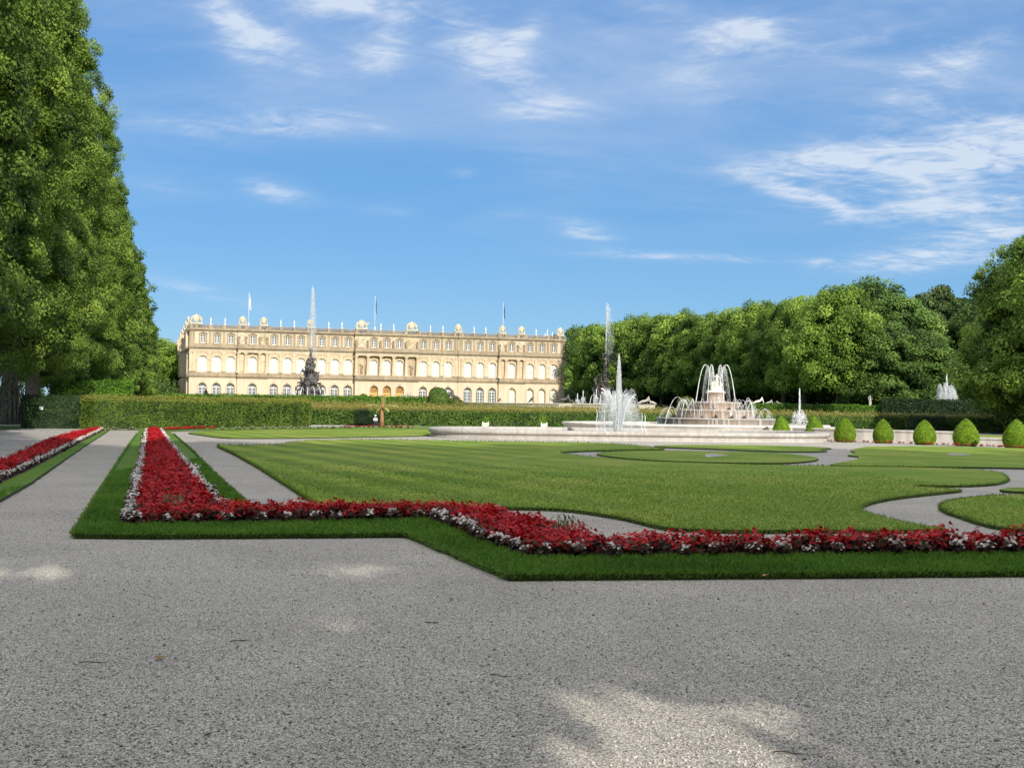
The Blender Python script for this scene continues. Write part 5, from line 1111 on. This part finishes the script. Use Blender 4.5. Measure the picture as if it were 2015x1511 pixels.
jt = H(1216, 693, 66.3).z; js = []
js.append((jl.x, jl.y, .3, .0, .0, jt, .2, 3.4))
rr = random.Random(3)
for k in range(14):
    a = 2 * PI * k / 14 + .2; top = rr.uniform(2.35, 3.05); T = 2 * math.sqrt(2 * (top - .2) / 9.8); R_ = rr.uniform(.9, 1.75); js.append((jl.x + .12 * math.cos(a), jl.y + .12 * math.sin(a), .25, R_ / T * math.cos(a), R_ / T * math.sin(a), top, .16, .62))
me = spray(60000, js, 21, .017, .085, (.03, 0), 1.5); put('water_jet', me, basin)
mb = MB()
mb.add(*(lambda q: (q.v, q.f))(stream([Vector((jl.x + rr.gauss(0, .008), jl.y, .15 + (jt - .35) * t)) for t in np.linspace(0, 1, 40)], .045, .03, 1)), 0, True)
for k in range(14):
    a = 2 * PI * k / 14 + .2; top = rr.uniform(2.3, 2.9); T = math.sqrt(2 * (top - .2) / 9.8); v = rr.uniform(.5, .85) / T
    q = stream(arc((jl.x + .14 * math.cos(a), jl.y + .14 * math.sin(a), .2), v * math.cos(a), v * math.sin(a), top, .16, 26)[:14], .03, .04, k); mb.add(q.v, q.f, 0, True)
mb.build('water_stream', MT['stream'], basin)
mb = MB()
for px, ty in ((1173, 806), (1188, 806), (1262, 812), (1268, 815)):
    q_ = at(px, 66.0); x, y = q_.x - bc.x, q_.y - bc.y; zt = H(px, ty, 66).z
    q = stream([Vector((x + .03 * math.sin(t * 9) + .05 * t, y, zt - (zt - .16) * t)) for t in np.linspace(0, 1, 14)], .022, .03, int(px)); mb.add(q.v, q.f, 0, True)
mb.build('water_stream', MT['stream'], basin)

# ------------------------------------------------------------------ tiered fountain with its round pool wall
fc = at(1408, 81); pc = Vector((fc.x - 1.55, fc.y - .4, 0)); 
fount = thing('tiered_fountain', 'three-tiered pinkish stone fountain with a white statue group under arching water', 'fountain', (fc.x, fc.y, 0))
def loc(p): return (p.x - fc.x, p.y - fc.y, p.z)
pw = MB(); pw.lathe([(9.1, 0), (9.1, .58), (9.18, .60), (9.22, .68), (9.18, .76), (8.75, .76), (8.7, .7), (8.7, 0)], 96, loc(pc), 1, .93); pw.build('pool_wall', MT['white_wall'], fount)
me = bpy.data.meshes.new('water'); me.from_pydata([(loc(pc)[0] + 8.72 * math.cos(2 * PI * i / 64), loc(pc)[1] + 8.72 * .93 * math.sin(2 * PI * i / 64), .42) for i in range(64)], [], [tuple(range(64))]); me.materials.append(MT['pool']); mobj('water', me, fount)
zt3 = H(1408, 823.5, 77).z; zt2 = H(1408, 806.5, 78.2).z; zt1 = H(1408, 791, 79.3).z; zp = H(1408, 771.5, 80.5).z
TI = [(4.05, .0, zt3), (2.72, zt3, zt2), (1.72, zt2, zt1)]
for i, (r, z0, z1) in enumerate(TI):
    h = z1 - z0 if i else z1 - .38; zb = z0 if i else .38
    mb = MB(); mb.lathe([(r - .10, zb - .02), (r - .06, zb + h * .25), (r - .03, z1 - .16), (r + .06, z1 - .10), (r + .08, z1 - .05), (r + .02, z1), (r - .25, z1 + .005), (.2, z1 + .01)], 72)
    t = mb.build('tier', MT['pink_marble'], fount)
    ed = MB(); ed.lathe([(r + .085, z1 - .07), (r + .10, z1 - .03), (r + .03, z1 + .012), (r - .22, z1 + .018)], 72); ed.build('tier_edge', MT['marble'], t)
    # frogs and turtles sitting along the foot of the tier
    rr = random.Random(40 + i); rb = r + .14 if i else r + .12
    if i:
        for k in range(16 if i == 1 else 12):
            a = 2 * PI * (k + .5) / (16 if i == 1 else 12) + rr.gauss(0, .05); s = rr.uniform(.12, .17); fb = MB(); bx, by = math.cos(a), math.sin(a)
            fb.blob((0, 0, s * .55), (s * .9, s * .7, s * .6), 2); fb.blob((s * .7, 0, s * 1.15), (s * .42, s * .45, s * .36), 1)
            for sd in (-1, 1): fb.blob((-s * .3, sd * s * .65, s * .35), (s * .5, s * .28, s * .38), 1); fb.blob((s * .6, sd * s * .55, s * .25), (s * .2, s * .16, s * .3), 1); fb.blob((s * .85, sd * s * .25, s * 1.45), s * .12, 1)
            fo = fb.build('frog', MT['bronze'], fount); fo.location = (bx * rb, by * rb, z0 + .012); fo.rotation_euler = (0, 0, a)
# plinth and statue group
mb = MB(); mb.lathe([(.74, 0), (.74, .1), (.62, .14), (.62, .62), (.70, .68), (.75, .72), (.75, .76), (.1, .765)], 8, (0, 0, zt1)); 
s = (zp - zt1) / .765; plo = mb.build('plinth', MT['pink_marble'], fount); plo.scale = (1, 1, s); plo.location = (0, 0, zt1 * (1 - s))
mb = MB(); mb.lathe([(.70, 0), (.64, .05), (.5, .1), (.34, .16), (.02, .18)], 20, (0, 0, zp)); mb.blob((.05, -.05, zp + .16), (.44, .36, .26), 2, rough=.4, seed=2)
mb.build('statue_base', MT['white_marble'], fount)
hs = H(1408, 733, 81).z - zp - .22
put('statue', fig('s', 'white_marble', h=1.0, arm_up=1), fount, (.05, 0, zp + .16), .25, (hs * 1.3, hs * 1.3, hs * 1.02))
put('statue', fig('s', 'white_marble', h=1.0, arm_up=0), fount, (-.27, -.2, zp + .1), -.5, (hs * .95, hs * .95, hs * .62))
put('statue', fig('s', 'white_marble', h=1.0, arm_up=1), fount, (.33, -.12, zp + .1), .9, (hs * .9, hs * .9, hs * .56))
# high arcs of water round the statue, low arcs from the frogs
mb = MB(); zt = H(1408, 718, 81).z
for k in range(8):
    a = 2 * PI * k / 8 + .22; R_ = 1.22; p0 = (.25 * math.cos(a), .25 * math.sin(a), zp + .3); T = math.sqrt(2 * (zt - p0[2]) / 9.8) + math.sqrt(2 * (zt - zt1) / 9.8); v = R_ / T
    q = stream(arc(p0, v * math.cos(a), v * math.sin(a), zt, zt1, 34), .012, .022, k); mb.add(q.v, q.f, 0, True)
mb.build('water_stream', MT['stream'], fount)
js = [(.25 * math.cos(2 * PI * k / 8 + .22), .25 * math.sin(2 * PI * k / 8 + .22), zp + .3, .62 * math.cos(2 * PI * k / 8 + .22), .62 * math.sin(2 * PI * k / 8 + .22), zt, zt1, 1) for k in range(8)]
put('water_jet', spray(14000, js, 31, .013, .07, (.03, 0), .8), fount)
mb = MB(); rr = random.Random(77)
def low_arcs(n, r, z0, top, rout, zd, w=.009):
    for k in range(n):
        a = 2 * PI * (k + rr.random() * .5) / n; inward = rr.random() < .45; T = math.sqrt(2 * (top - z0) / 9.8) + math.sqrt(2 * max(.02, top - zd) / 9.8); v = (rout - r) / T
        q = stream(arc((r * math.cos(a), r * math.sin(a), z0), v * math.cos(a), v * math.sin(a), top * rr.uniform(.97, 1.04), zd, 14), w, w * 1.2, k); mb.add(q.v, q.f, 0, True)
low_arcs(14, 2.0, zt2 + .12, zt1 + .22, 3.0, zt3); low_arcs(18, 3.1, zt3 + .1, zt2 + .12, 4.0, zt3 - .1); low_arcs(10, 1.9, zt2 + .2, zt1 + .12, 2.75, zt2)
for px, d, sx in ((1296, 79, 1), ):
    q_ = loc(H(1346, 797, 79)); q = stream(arc(q_, -1.35, 0, q_[2] + .55, .45, 18), .012, .02, 3); mb.add(q.v, q.f, 0, True)
for (ax, az, vx) in ((1467, 793, .62), (1474, 800, .35), (1352, 797, -.5), (1360, 794, .3)):
    q_ = loc(H(ax, az, 79)); q = stream(arc(q_, vx, -.2, q_[2] + .35, zt3, 16), .012, .02, 5); mb.add(q.v, q.f, 0, True)
mb.build('water_stream', MT['stream'], fount)
rr = random.Random(8); js = []
for k in range(40): a = rr.uniform(0, 2 * PI); r = rr.uniform(1.8, 3.9); zz = zt2 if r < 2.7 else zt3; js.append((r * math.cos(a), r * math.sin(a), zz, .2 * math.cos(a), .2 * math.sin(a), zz + rr.uniform(.1, .45), zz, 1))
put('water_jet', spray(9000, js, 33, .011, .14), fount)
# thin sheets of water slipping over the edges of the tiers
mb = MB()
for (r, z0, z1) in TI:
    for k in range(30):
        a = rr.uniform(0, 2 * PI); w = rr.uniform(.005, .03); zb = z0 if z0 > .1 else .42; vs = []
        for zz in (z1 - .05, (z1 + zb) / 2, zb): 
            for s_ in (-w, w): vs.append(((r + .115) * math.cos(a + s_), (r + .115) * math.sin(a + s_), zz))
        mb.add(vs, [(0, 1, 3, 2), (2, 3, 5, 4)], 0, True)
tag(mb.build('water_film', MT['mist'], fount), kind='stuff')

# ------------------------------------------------------------------ white wall at the right, stepping down to the side
def wall_run(label, pts, h, th, mat):
    o = thing('garden_wall', label, 'wall', pts[0]); b = pts[0]; mb = MB(); cp = MB()
    for a, c in zip(pts[:-1], pts[1:]):
        d = (c - a).normalized(); n = Vector((-d.y, d.x, 0)); n = n if n.y > 0 else -n
        def bx(m_, w0, w1, z0, z1):
            q = [a + n * w0 - b, c + n * w0 - b, c + n * w1 - b, a + n * w1 - b]; m_.add([(p.x, p.y, z) for z in (z0, z1) for p in q], [(3, 2, 1, 0), (4, 5, 6, 7), (0, 1, 5, 4), (1, 2, 6, 5), (2, 3, 7, 6), (3, 0, 4, 7)])
        bx(mb, 0, th, -.05, h - .09); bx(cp, -.05, th + .05, h - .09, h)
    mb.build('wall', MT[mat], o); cp.build('coping', MT[mat], o); return o
w0 = at(1560, 70.4); w1 = at(1700, 66.2); w2 = at(1880, 62.2); w3 = at(1915, 61.5)
wall_run('low white garden wall with a thin coping behind the clipped cones', [w0, w1, w2, w3], .70, .35, 'white_wall')
wall_run('lowered section of the white wall between the last two cones at the right edge', [w3 + Vector((.02, -.01, 0)), at(2060, 58.6), at(2400, 53)], .42, .35, 'white_wall')
# small jets
def jet_thing(label, px, d, z, ty, n, jets, size, wind=(0, 0), col=None):
    p = at(px, d, z); o = thing('fountain_jet', label, 'water jet', p); top = H(px, ty, d).z - z
    put('water_jet', spray(n, jets(top), int(px), size, .05, wind), o)
    if col:
        mb = MB(); q = stream([Vector((random.gauss(0, .006), 0, top * .97 * t)) for t in np.linspace(0, 1, 30)], col, col * .8, 2); mb.add(q.v, q.f, 0, True); mb.build('water_stream', MT['stream'], o)
    return o
def clus(top, R_, n, frac, seed):
    rr = random.Random(seed); js = [(0, 0, 0, 0, 0, top, 0, 2.0)]
    for k in range(n): a = 2 * PI * k / n; tp = top * frac * rr.uniform(.75, 1.1); T = 2 * math.sqrt(2 * tp / 9.8); js.append((0, 0, 0, R_ / T * math.cos(a), R_ / T * math.sin(a), tp, 0, .5))
    return js
o = jet_thing('small single jet of water rising behind the white wall between the first two cones', 1573, 86, .45, 762, 2600, lambda t: clus(t, .75, 9, .45, 1), .035, (.03, 0), .055)
pb = MB(); pb.lathe([(2.6, -.5), (2.6, .08), (2.5, .12), (2.25, .12), (2.2, .0), (.05, .0)], 40); pb.build('basin', MT['limestone'], o)
jet_thing('tall white cluster of water jets above the dark yew hedge at the right', 1862, 128.5, TZ, 735, 18000, lambda t: clus(t, 1.5, 12, .72, 5), .042, (.07, 0), .06)
jet_thing('white jet of water glimpsed between the trunks of the left avenue', 133, 165, TZ, 714, 2600, lambda t: clus(t, 1.2, 10, .6, 6), .09, (.05, 0), .1)

# ------------------------------------------------------------------ terrace basins, rock fountains and statues before the palace
def terrace_basin(label, px, d, ra, rb, ztop):
    p = at(px, d, TZ); o = thing('fountain_basin', label, 'fountain', p, PHI); h = ztop - TZ
    mb = MB(); mb.lathe([(1.0, -.6), (1.0, h - .16), (1.012, h - .14), (1.014, h), (.975, h), (.97, 0)], 96, (0, 0, 0), ra, rb); mb.build('rim', MT['limestone'], o)
    me = bpy.data.meshes.new('water'); me.from_pydata([(ra * .975 * math.cos(2 * PI * i / 64), rb * .975 * math.sin(2 * PI * i / 64), h - .35) for i in range(64)], [], [tuple(range(64))]); me.materials.append(MT['pool']); mobj('water', me, o); return o
terrace_basin('long pale stone terrace basin rim in front of the right half of the palace', 1120, 205, 22.5, 17, 2.62)
terrace_basin('pale stone terrace basin round the dark rock fountain before the left half of the palace', 600, 196, 17, 13, 2.35)
def rock_fountain(label, px, d, zb, hgt, rbase, matk, seed, prof, statue_h, jet_ty, jets_n, wind):
    p = at(px, d, zb); o = thing('rock_fountain', label, 'fountain', p, 0); rr = random.Random(seed)
    mb = MB()
    for k in range(150):
        t = rr.random() ** 1.15; r = np.interp(t, prof[0], prof[1]) * rbase; a = rr.uniform(0, 2 * PI); f = rr.uniform(.45, 1.0); s = rbase * rr.uniform(.10, .24) * (1 - .5 * t)
        mb.blob((r * f * math.cos(a), r * f * math.sin(a), t * hgt), (s, s, s * rr.uniform(.6, 1.1)), 2, rough=.7, seed=seed + k, sm=False)
    mb.lathe([(np.interp(t, prof[0], prof[1]) * rbase * .72, t * hgt) for t in np.linspace(0, 1, 10)], 14)
    mb.build('rock', MT[matk], o)
    for k in range(26):                               # bronze figures climbing and lying over the rock
        t = rr.uniform(.03, .92); r = np.interp(t, prof[0], prof[1]) * rbase * 1.02; a = -PI / 2 + rr.uniform(-1.7, 1.7)
        m_ = fig('r', 'bronze', h=1.0) if rr.random() < .55 else fig('s', 'bronze', h=1.0, arm_up=1)
        put('figure', m_, o, (r * math.cos(a), r * math.sin(a), t * hgt - .2), rr.uniform(0, 6.28), rr.uniform(1.3, 2.1), rr.uniform(-.3, .3), rr.uniform(-.3, .3))
    put('statue', fig('s', 'bronze', h=1.0, arm_up=1), o, (0, 0, hgt - .25), .4, statue_h)
    top = H(px, jet_ty, d).z - zb; z0 = hgt + statue_h * .95; mb = MB()
    q = stream([Vector((.02 * math.sin(t * 20), 0, z0 + (top - z0) * t)) for t in np.linspace(0, 1, 40)], .03, .02, 3); mb.add(q.v, q.f, 0, True)
    for k in range(7):
        a = -PI / 2 + (k - 3) * .42; zz = hgt * .30; r = np.interp(.30, prof[0], prof[1]) * rbase; q = stream(arc((r * math.cos(a), r * math.sin(a), zz), 1.0 * math.cos(a), 1.0 * math.sin(a), zz + .6, .0, 16), .035, .06, k); mb.add(q.v, q.f, 0, True)
    mb.build('water_stream', MT['stream'], o)
    js = [(0, 0, z0, 0, 0, top, z0 - hgt * .3, 4.0)] + [(rbase * 1.15 * math.cos(a), rbase * 1.15 * math.sin(a), .2, 0, 0, h_, 0, .35) for a, h_ in ((-2.6, 3.2), (-1.2, 2.4), (-.2, 3.4), (-2.0, 2.0))]
    put('water_jet', spray(jets_n, js, seed + 5, .042, .10, wind, .9), o); return o
CONEP = ([0, .12, .3, .5, .62, .8, 1], [1.0, .86, .66, .50, .34, .26, .12])
rock_fountain('dark craggy rock fountain with bronze figures and tall jet before the left palace half', 610, 192, TZ, 7.9, 2.9, 'rock', 70, CONEP, 2.0, 562, 15000, (.10, 0))
rock_fountain('brown rock fountain with a bronze figure on top, right of the palace', 1191, 208, TZ, 6.4, 2.25, 'brown_rock', 71, ([0, .2, .5, .75, 1], [.85, .9, 1.0, .62, .25]), 3.6, 595, 9000, (.22, 0))
for px, ty, lab in ((1147, 768, 'slim white jet left of the brown rock fountain, the right and taller of two'), (1136, 774, 'slim white jet beside the palace end, the left and lower of two'), (1173, 764, 'white jet right in front of the brown rock fountain')):
    jet_thing(lab, px, 200, TZ + .3, ty, 900, lambda t: clus(t, .6, 5, .7, 4), .075, (.03, 0), .10)
def statue(name, label, px, d, z, build):
    p = at(px, d, z); o = thing(name, label, 'statue', p); build(o); return o
def plinth(o, w, dp, h, mat='limestone'):
    mb = MB(); mb.box(-w / 2, w / 2, -dp / 2, dp / 2, -.3, h * .82); mb.box(-w / 2 - .1, w / 2 + .1, -dp / 2 - .1, dp / 2 + .1, h * .82, h); mb.build('plinth', MT[mat], o)
def lying(matk, ph, sc, two=False, w=2.6):
    def f(o):
        plinth(o, w, 1.2, ph); put('figure', fig('r', matk, h=1.0), o, (0 if not two else -.35, 0, ph), .15, sc)
        if two: put('figure', fig('r', matk, h=1.0), o, (.8, .1, ph), 2.9, sc * .75)
    return f
def erect(matk, ph, sc, w=.8, up=0):
    def f(o): plinth(o, w, w, ph); put('figure', fig('s', matk, h=1.0, arm_up=up), o, (0, 0, ph), .3, sc)
    return f
zr = 2.60
statue('statue', 'dark reclining bronze group on a white plinth at the right corner of the palace', 1113, 182, zr - .45, lying('bronze', .45, 2.6, True, 2.2))
statue('statue', 'dark bronze group on a white plinth behind the yellowish bush, before the arched windows', 884, 190, zr - .55, lying('bronze', 1.0, 3.0, True, 2.4))
statue('statue', 'white stone pair of reclining figures on the terrace rim, right of the jets', 1272, 184, zr - .5, lying('statue_stone', .5, 2.4, True, 2.6))
statue('statue', 'white stone reclining figure above the box hedge under the right lindens, left one', 1492, 135, 2.3, lying('white_marble', .25, 1.5, False, 1.4))
statue('statue', 'small pale seated stone figure above the box hedge, right of the reclining one', 1519, 135, 2.3, lying('statue_stone', .25, 1.0, True, 1.2))
statue('statue', 'grey stone standing statue on the terrace between the bare trunk and the dark yew hedge', 1712, 134, 2.25, erect('statue_stone', .18, 1.42, .8))
statue('statue', 'small bright white figure on the dark yew hedge line, left of the far white spray', 1845, 140, 2.75, lying('white_marble', .4, .9, False, .8))
statue('statue', 'little pale stone figure under the right lindens near the third trunk', 1518, 150, 2.0, erect('statue_stone', .3, 1.0, .5))
statue('statue', 'grey stone reclining sculpture with a raised figure before the palace doors', 802, 185, TZ, lambda o: (plinth(o, 3.6, 1.2, 1.25, 'statue_stone'), put('figure', fig('r', 'statue_stone', h=1.0), o, (-.6, 0, 1.25), .1, 2.0), put('figure', fig('s', 'statue_stone', h=1.0, arm_up=0), o, (.45, 0, 1.25), .3, 1.35), put('figure', fig('r', 'statue_stone', h=1.0), o, (1.2, 0, 1.15), 3.0, 1.6))[0])
for px, lab, s_ in ((1044, 'dark bronze sitting figure before the right ground-floor windows of the palace', 1.9), (982, 'low dark bronze creature lying by the palace wall, left of the open door', 1.5)):
    statue('statue', lab, px, 200, 2.2, lambda o, s_=s_: (plinth(o, 1.2, .8, .5, 'statue_stone'), put('figure', fig('r', 'bronze', h=1.0), o, (0, 0, .5), 1.2, s_))[0])

# ------------------------------------------------------------------ things along the hedge foot
def planter(px, lab, seed):
    d = 93; p = at(px, d); o = thing('planter', lab, 'planter', p); s = 11 / FPX * d; mb = MB(); mb.box(-s / 2, s / 2, -s / 2, s / 2, .03, s * 1.05)
    for sx in (-1, 1):
        for sy in (-1, 1): mb.box(sx * s * .5 - .04, sx * s * .5 + .04, sy * s * .5 - .04, sy * s * .5 + .04, 0, s * 1.12); mb.blob((sx * s * .5, sy * s * .5, s * 1.17), .05, 1)
    mb.build('box', MT['planter'], o); rg = np.random.default_rng(seed); n = 260; q = rg.normal(0, 1, (n, 3)) * np.array([.15, .15, .20]) + np.array([-.06, 0, s * 1.5])
    V, F = leaf_quads(q, rg.normal(0, 1, (n, 3)) + np.array([0, 0, .6]), rg.uniform(.06, .14, n), rg.uniform(.04, .07, n), rg); mobj('foliage', fast_mesh('foliage', V, F, [MT['topiary']], np.repeat(rg.random(n), 4)), o)
planter(956, 'white box planter with a leafy plant at the hedge foot, left of the bench', 1); planter(1071, 'white box planter with a leafy plant at the hedge foot, right of the benches', 2)
def bench(p, rz, label, w=1.7, back=True):
    o = thing('park_bench', label, 'bench', p, rz)
    mb = MB(); 
    for k in range(4): mb.box(-w / 2, w / 2, -.22 + k * .115, -.22 + k * .115 + .09, .43, .46)
    mb.build('seat', MT['bench'], o)
    if back:
        mb = MB()
        for k in range(3): mb.box(-w / 2, w / 2, .24 + k * .02, .265 + k * .02, .52 + k * .12, .61 + k * .12)
        mb.build('backrest', MT['bench'], o)
    for s in (-1, 1):
        x = s * (w / 2 - .12); mb = MB(); mb.tube([(x, -.22, 0), (x, -.18, .25), (x, -.2, .43)], .03, 6); mb.tube([(x, .2, 0), (x, .18, .42)] + ([(x, .29, .88)] if back else [(x, .18, .44)]), .03, 6); (mb.tube([(x, -.2, .43), (x, -.22, .62), (x, -.05, .66), (x, .24, .64)], .025, 6) if back else None); mb.tube([(x, -.2, .25), (x, .19, .25)], .02, 6); mb.build('leg', MT['bench'], o)
bench(at(978, 92), 0, 'dark bench at the hedge foot just right of the left white planter', 1.0, False); bench(at(1010, 92.5), 0, 'dark bench at the hedge foot, further right, halfway to the other planter', 1.0, False)
bench(P(-18, 853), -1.2, 'dark bench on the gravel at the very left edge of the picture', 1.6)
p = P(82, 843.2) + Vector((0, -.12, 0)); zz = H(82, 803, p.y).z
o = thing('sign', 'small white plate fixed on the hedge end in painted shade', 'sign', (p.x, p.y, zz)); mb = MB(); mb.box(-.11, .11, -.02, .02, -.1, .1); mb.build('plate', MT['sign'], o); mb = MB(); mb.tube([(0, .04, -zz), (0, .04, .05)], .02, 6); mb.build('post', MT['bench'], o)
# banana plant
p = P(751, 840); o = thing('banana_plant', 'tall banana plant with a reddish stem and ragged leaves before the hedge', 'plant', p); hb = H(757, 772, p.y).z
mb = MB(); mb.tube([(0, 0, 0), (.02, 0, hb * .2), (.0, 0, hb * .45), (.06, 0, hb * .62), (.12, 0, hb * .72)], [.17, .15, .13, .10, .05], 10); mb.build('stem', MT['banana_stem'], o)
def banana_leaf(dirx, diry, rise, ln, w, sag, a):
    V = []; n = 14; t_ = []
    for i in range(n + 1):
        t = i / n; c = Vector((dirx * ln * t, diry * ln * t, hb * a + rise * t - sag * t * t)); side = Vector((-diry, dirx, 0)); ww = w * math.sin(PI * min(1, .06 + t * .94)) ** .6 * (1 + .12 * math.sin(i * 4.1))
        for j in (-1, -.5, 0, .5, 1): q = c + side * ww * j + Vector((0, 0, .10 * ww * (1 - abs(j)) * 2 + .04 * math.sin(i * 2.3 + j * 6))); V.append(q); t_.append(.55 + .3 * math.sin(i * 1.9 + j * 3))
    F = [(i * 5 + j, i * 5 + j + 1, (i + 1) * 5 + j + 1, (i + 1) * 5 + j) for i in range(n) for j in range(4)]
    mobj('leaf', fast_mesh('leaf', V, F, [MT['banana_leaf']], np.clip(t_, 0, 1), smooth=True), o)
for args in ((-.9, -.3, .75, 1.45, .34, .62, .55), (.95, -.2, .75, 1.5, .34, .72, .55), (.30, -.1, hb * .45, .8, .34, .05, .55), (-.12, .1, hb * .38, .6, .32, .05, .55), (.45, .3, hb * .38, .75, .3, .1, .55), (-.45, -.4, .6, .95, .28, .9, .5), (.6, -.5, .65, 1.1, .3, .85, .5), (.2, -.3, hb * .32, .6, .26, .1, .6)): banana_leaf(*args)
# visitor sitting in front of the hedge beside the banana plant
p = at(739, 98); o = thing('person', 'person in pale blue top and white hat sitting beside the banana plant', 'person', p, .2); o.scale = (.74, .74, .74)
J = [(0, 0, .46), (0, .02, .66), (0, .03, .90), (0, .02, .99), (0, -.02, 1.10), (.10, -.05, .47), (.13, -.42, .47), (.13, -.44, .07), (.13, -.56, .04), (-.10, -.05, .47), (-.13, -.42, .47), (-.13, -.46, .07), (-.13, -.58, .04), (.19, .02, .88), (.24, -.06, .64), (.12, -.28, .54), (-.19, .02, .88), (-.24, -.06, .64), (-.12, -.28, .54)]
E = [(0, 1), (1, 2), (2, 3), (3, 4), (0, 5), (5, 6), (6, 7), (7, 8), (0, 9), (9, 10), (10, 11), (11, 12), (2, 13), (13, 14), (14, 15), (2, 16), (16, 17), (17, 18)]
RD = [(.15, .12), (.14, .11), (.15, .10), .055, (.085, .10), .09, .07, .045, .04, .09, .07, .045, .04, .06, .045, .03, .06, .045, .03]
mobj('body', figure_mesh('body', J, E, RD, MT['skin']), o)
mobj('top', figure_mesh('top', [J[0], J[1], J[2], J[13], J[14], J[16], J[17]], [(0, 1), (1, 2), (2, 3), (3, 4), (2, 5), (5, 6)], [(.17, .14), (.16, .13), (.17, .12), .075, .06, .075, .06], MT['shirt']), o)
mobj('trousers', figure_mesh('trousers', [J[0], J[5], J[6], J[7], J[9], J[10], J[11]], [(0, 1), (1, 2), (2, 3), (0, 4), (4, 5), (5, 6)], [(.165, .13), .10, .085, .06, .10, .085, .06], MT['trousers']), o)
mb = MB(); mb.lathe([(.19, 0), (.185, .015), (.11, .03), (.105, .10), (.06, .135), (.01, .14)], 20, (0, -.01, 1.155)); mb.build('hat', MT['hat'], o)
st = thing('stool', 'low dark bench under the sitting person by the hedge', 'bench', p); st.scale = (.74, .74, .74)
hedge('added dark block for niche shade behind the sitting person, right of the square yew block', at(729, 99), at(749, 99), .5, .95, .95, MT['yew'], 420, .085, 19, name='topiary_or_shade_block', cat='topiary'); mb = MB(); mb.box(-.5, .5, -.16, .22, .30, .34)  # dark leafy block added to paint in the shaded niche in the hedge
mb.build('seat', MT['bench'], st)
for s in (-1, 1): mb = MB(); mb.box(s * .4 - .03, s * .4 + .03, -.14, .2, 0, .30); mb.build('leg', MT['bench'], st)

# loose stones lying on the nearest gravel
def loose_stones(n):
    rg = np.random.default_rng(99); y = 4.3 + 13 * rg.random(n) ** 2.4; x = rg.uniform(-1, 1, n) * (y * .47 + .3); k = ~inside(LB, x, y); x, y = x[k], y[k]; m = len(x)
    base = np.array([[1, 0, 0], [-1, 0, 0], [0, 1, 0], [0, -1, 0], [0, 0, 1], [0, 0, -.4]], float); F0 = np.array([[0, 2, 4], [2, 1, 4], [1, 3, 4], [3, 0, 4], [2, 0, 5], [1, 2, 5], [3, 1, 5], [0, 3, 5]])
    s = rg.gamma(3, .0011, m) + .0015; V = base[None] * s[:, None, None] * rg.uniform(.6, 1.3, (m, 6, 3)); a = rg.uniform(0, 6.28, m); ca, sa = np.cos(a)[:, None], np.sin(a)[:, None]
    X = V[..., 0] * ca - V[..., 1] * sa + x[:, None]; Y = V[..., 0] * sa + V[..., 1] * ca + y[:, None]; Zv = V[..., 2] + s[:, None] * .25
    F = (np.arange(m) * 6)[:, None, None] + F0[None]; tag(mobj('loose_stones', fast_mesh('loose_stones', np.stack([X, Y, Zv], -1).reshape(-1, 3), F.reshape(-1, 3), [MT['stone_chip']], np.repeat(rg.random(m), 6))), kind='stuff')
def chip():
    mt, N, L, B = new_mat('stone_chip'); a = N.new('ShaderNodeAttribute'); a.attribute_name = 'tint'
    r = ramp(N, [(0, (.24, .22, .20)), (.3, (.42, .395, .355)), (.75, (.60, .57, .52)), (1, (.85, .81, .75))]); L.new(a.outputs['Fac'], r.inputs[0]); L.new(r.outputs[0], B.inputs['Base Color']); B.inputs['Roughness'].default_value = .9; return mt
MT['stone_chip'] = chip()
loose_stones(60000)
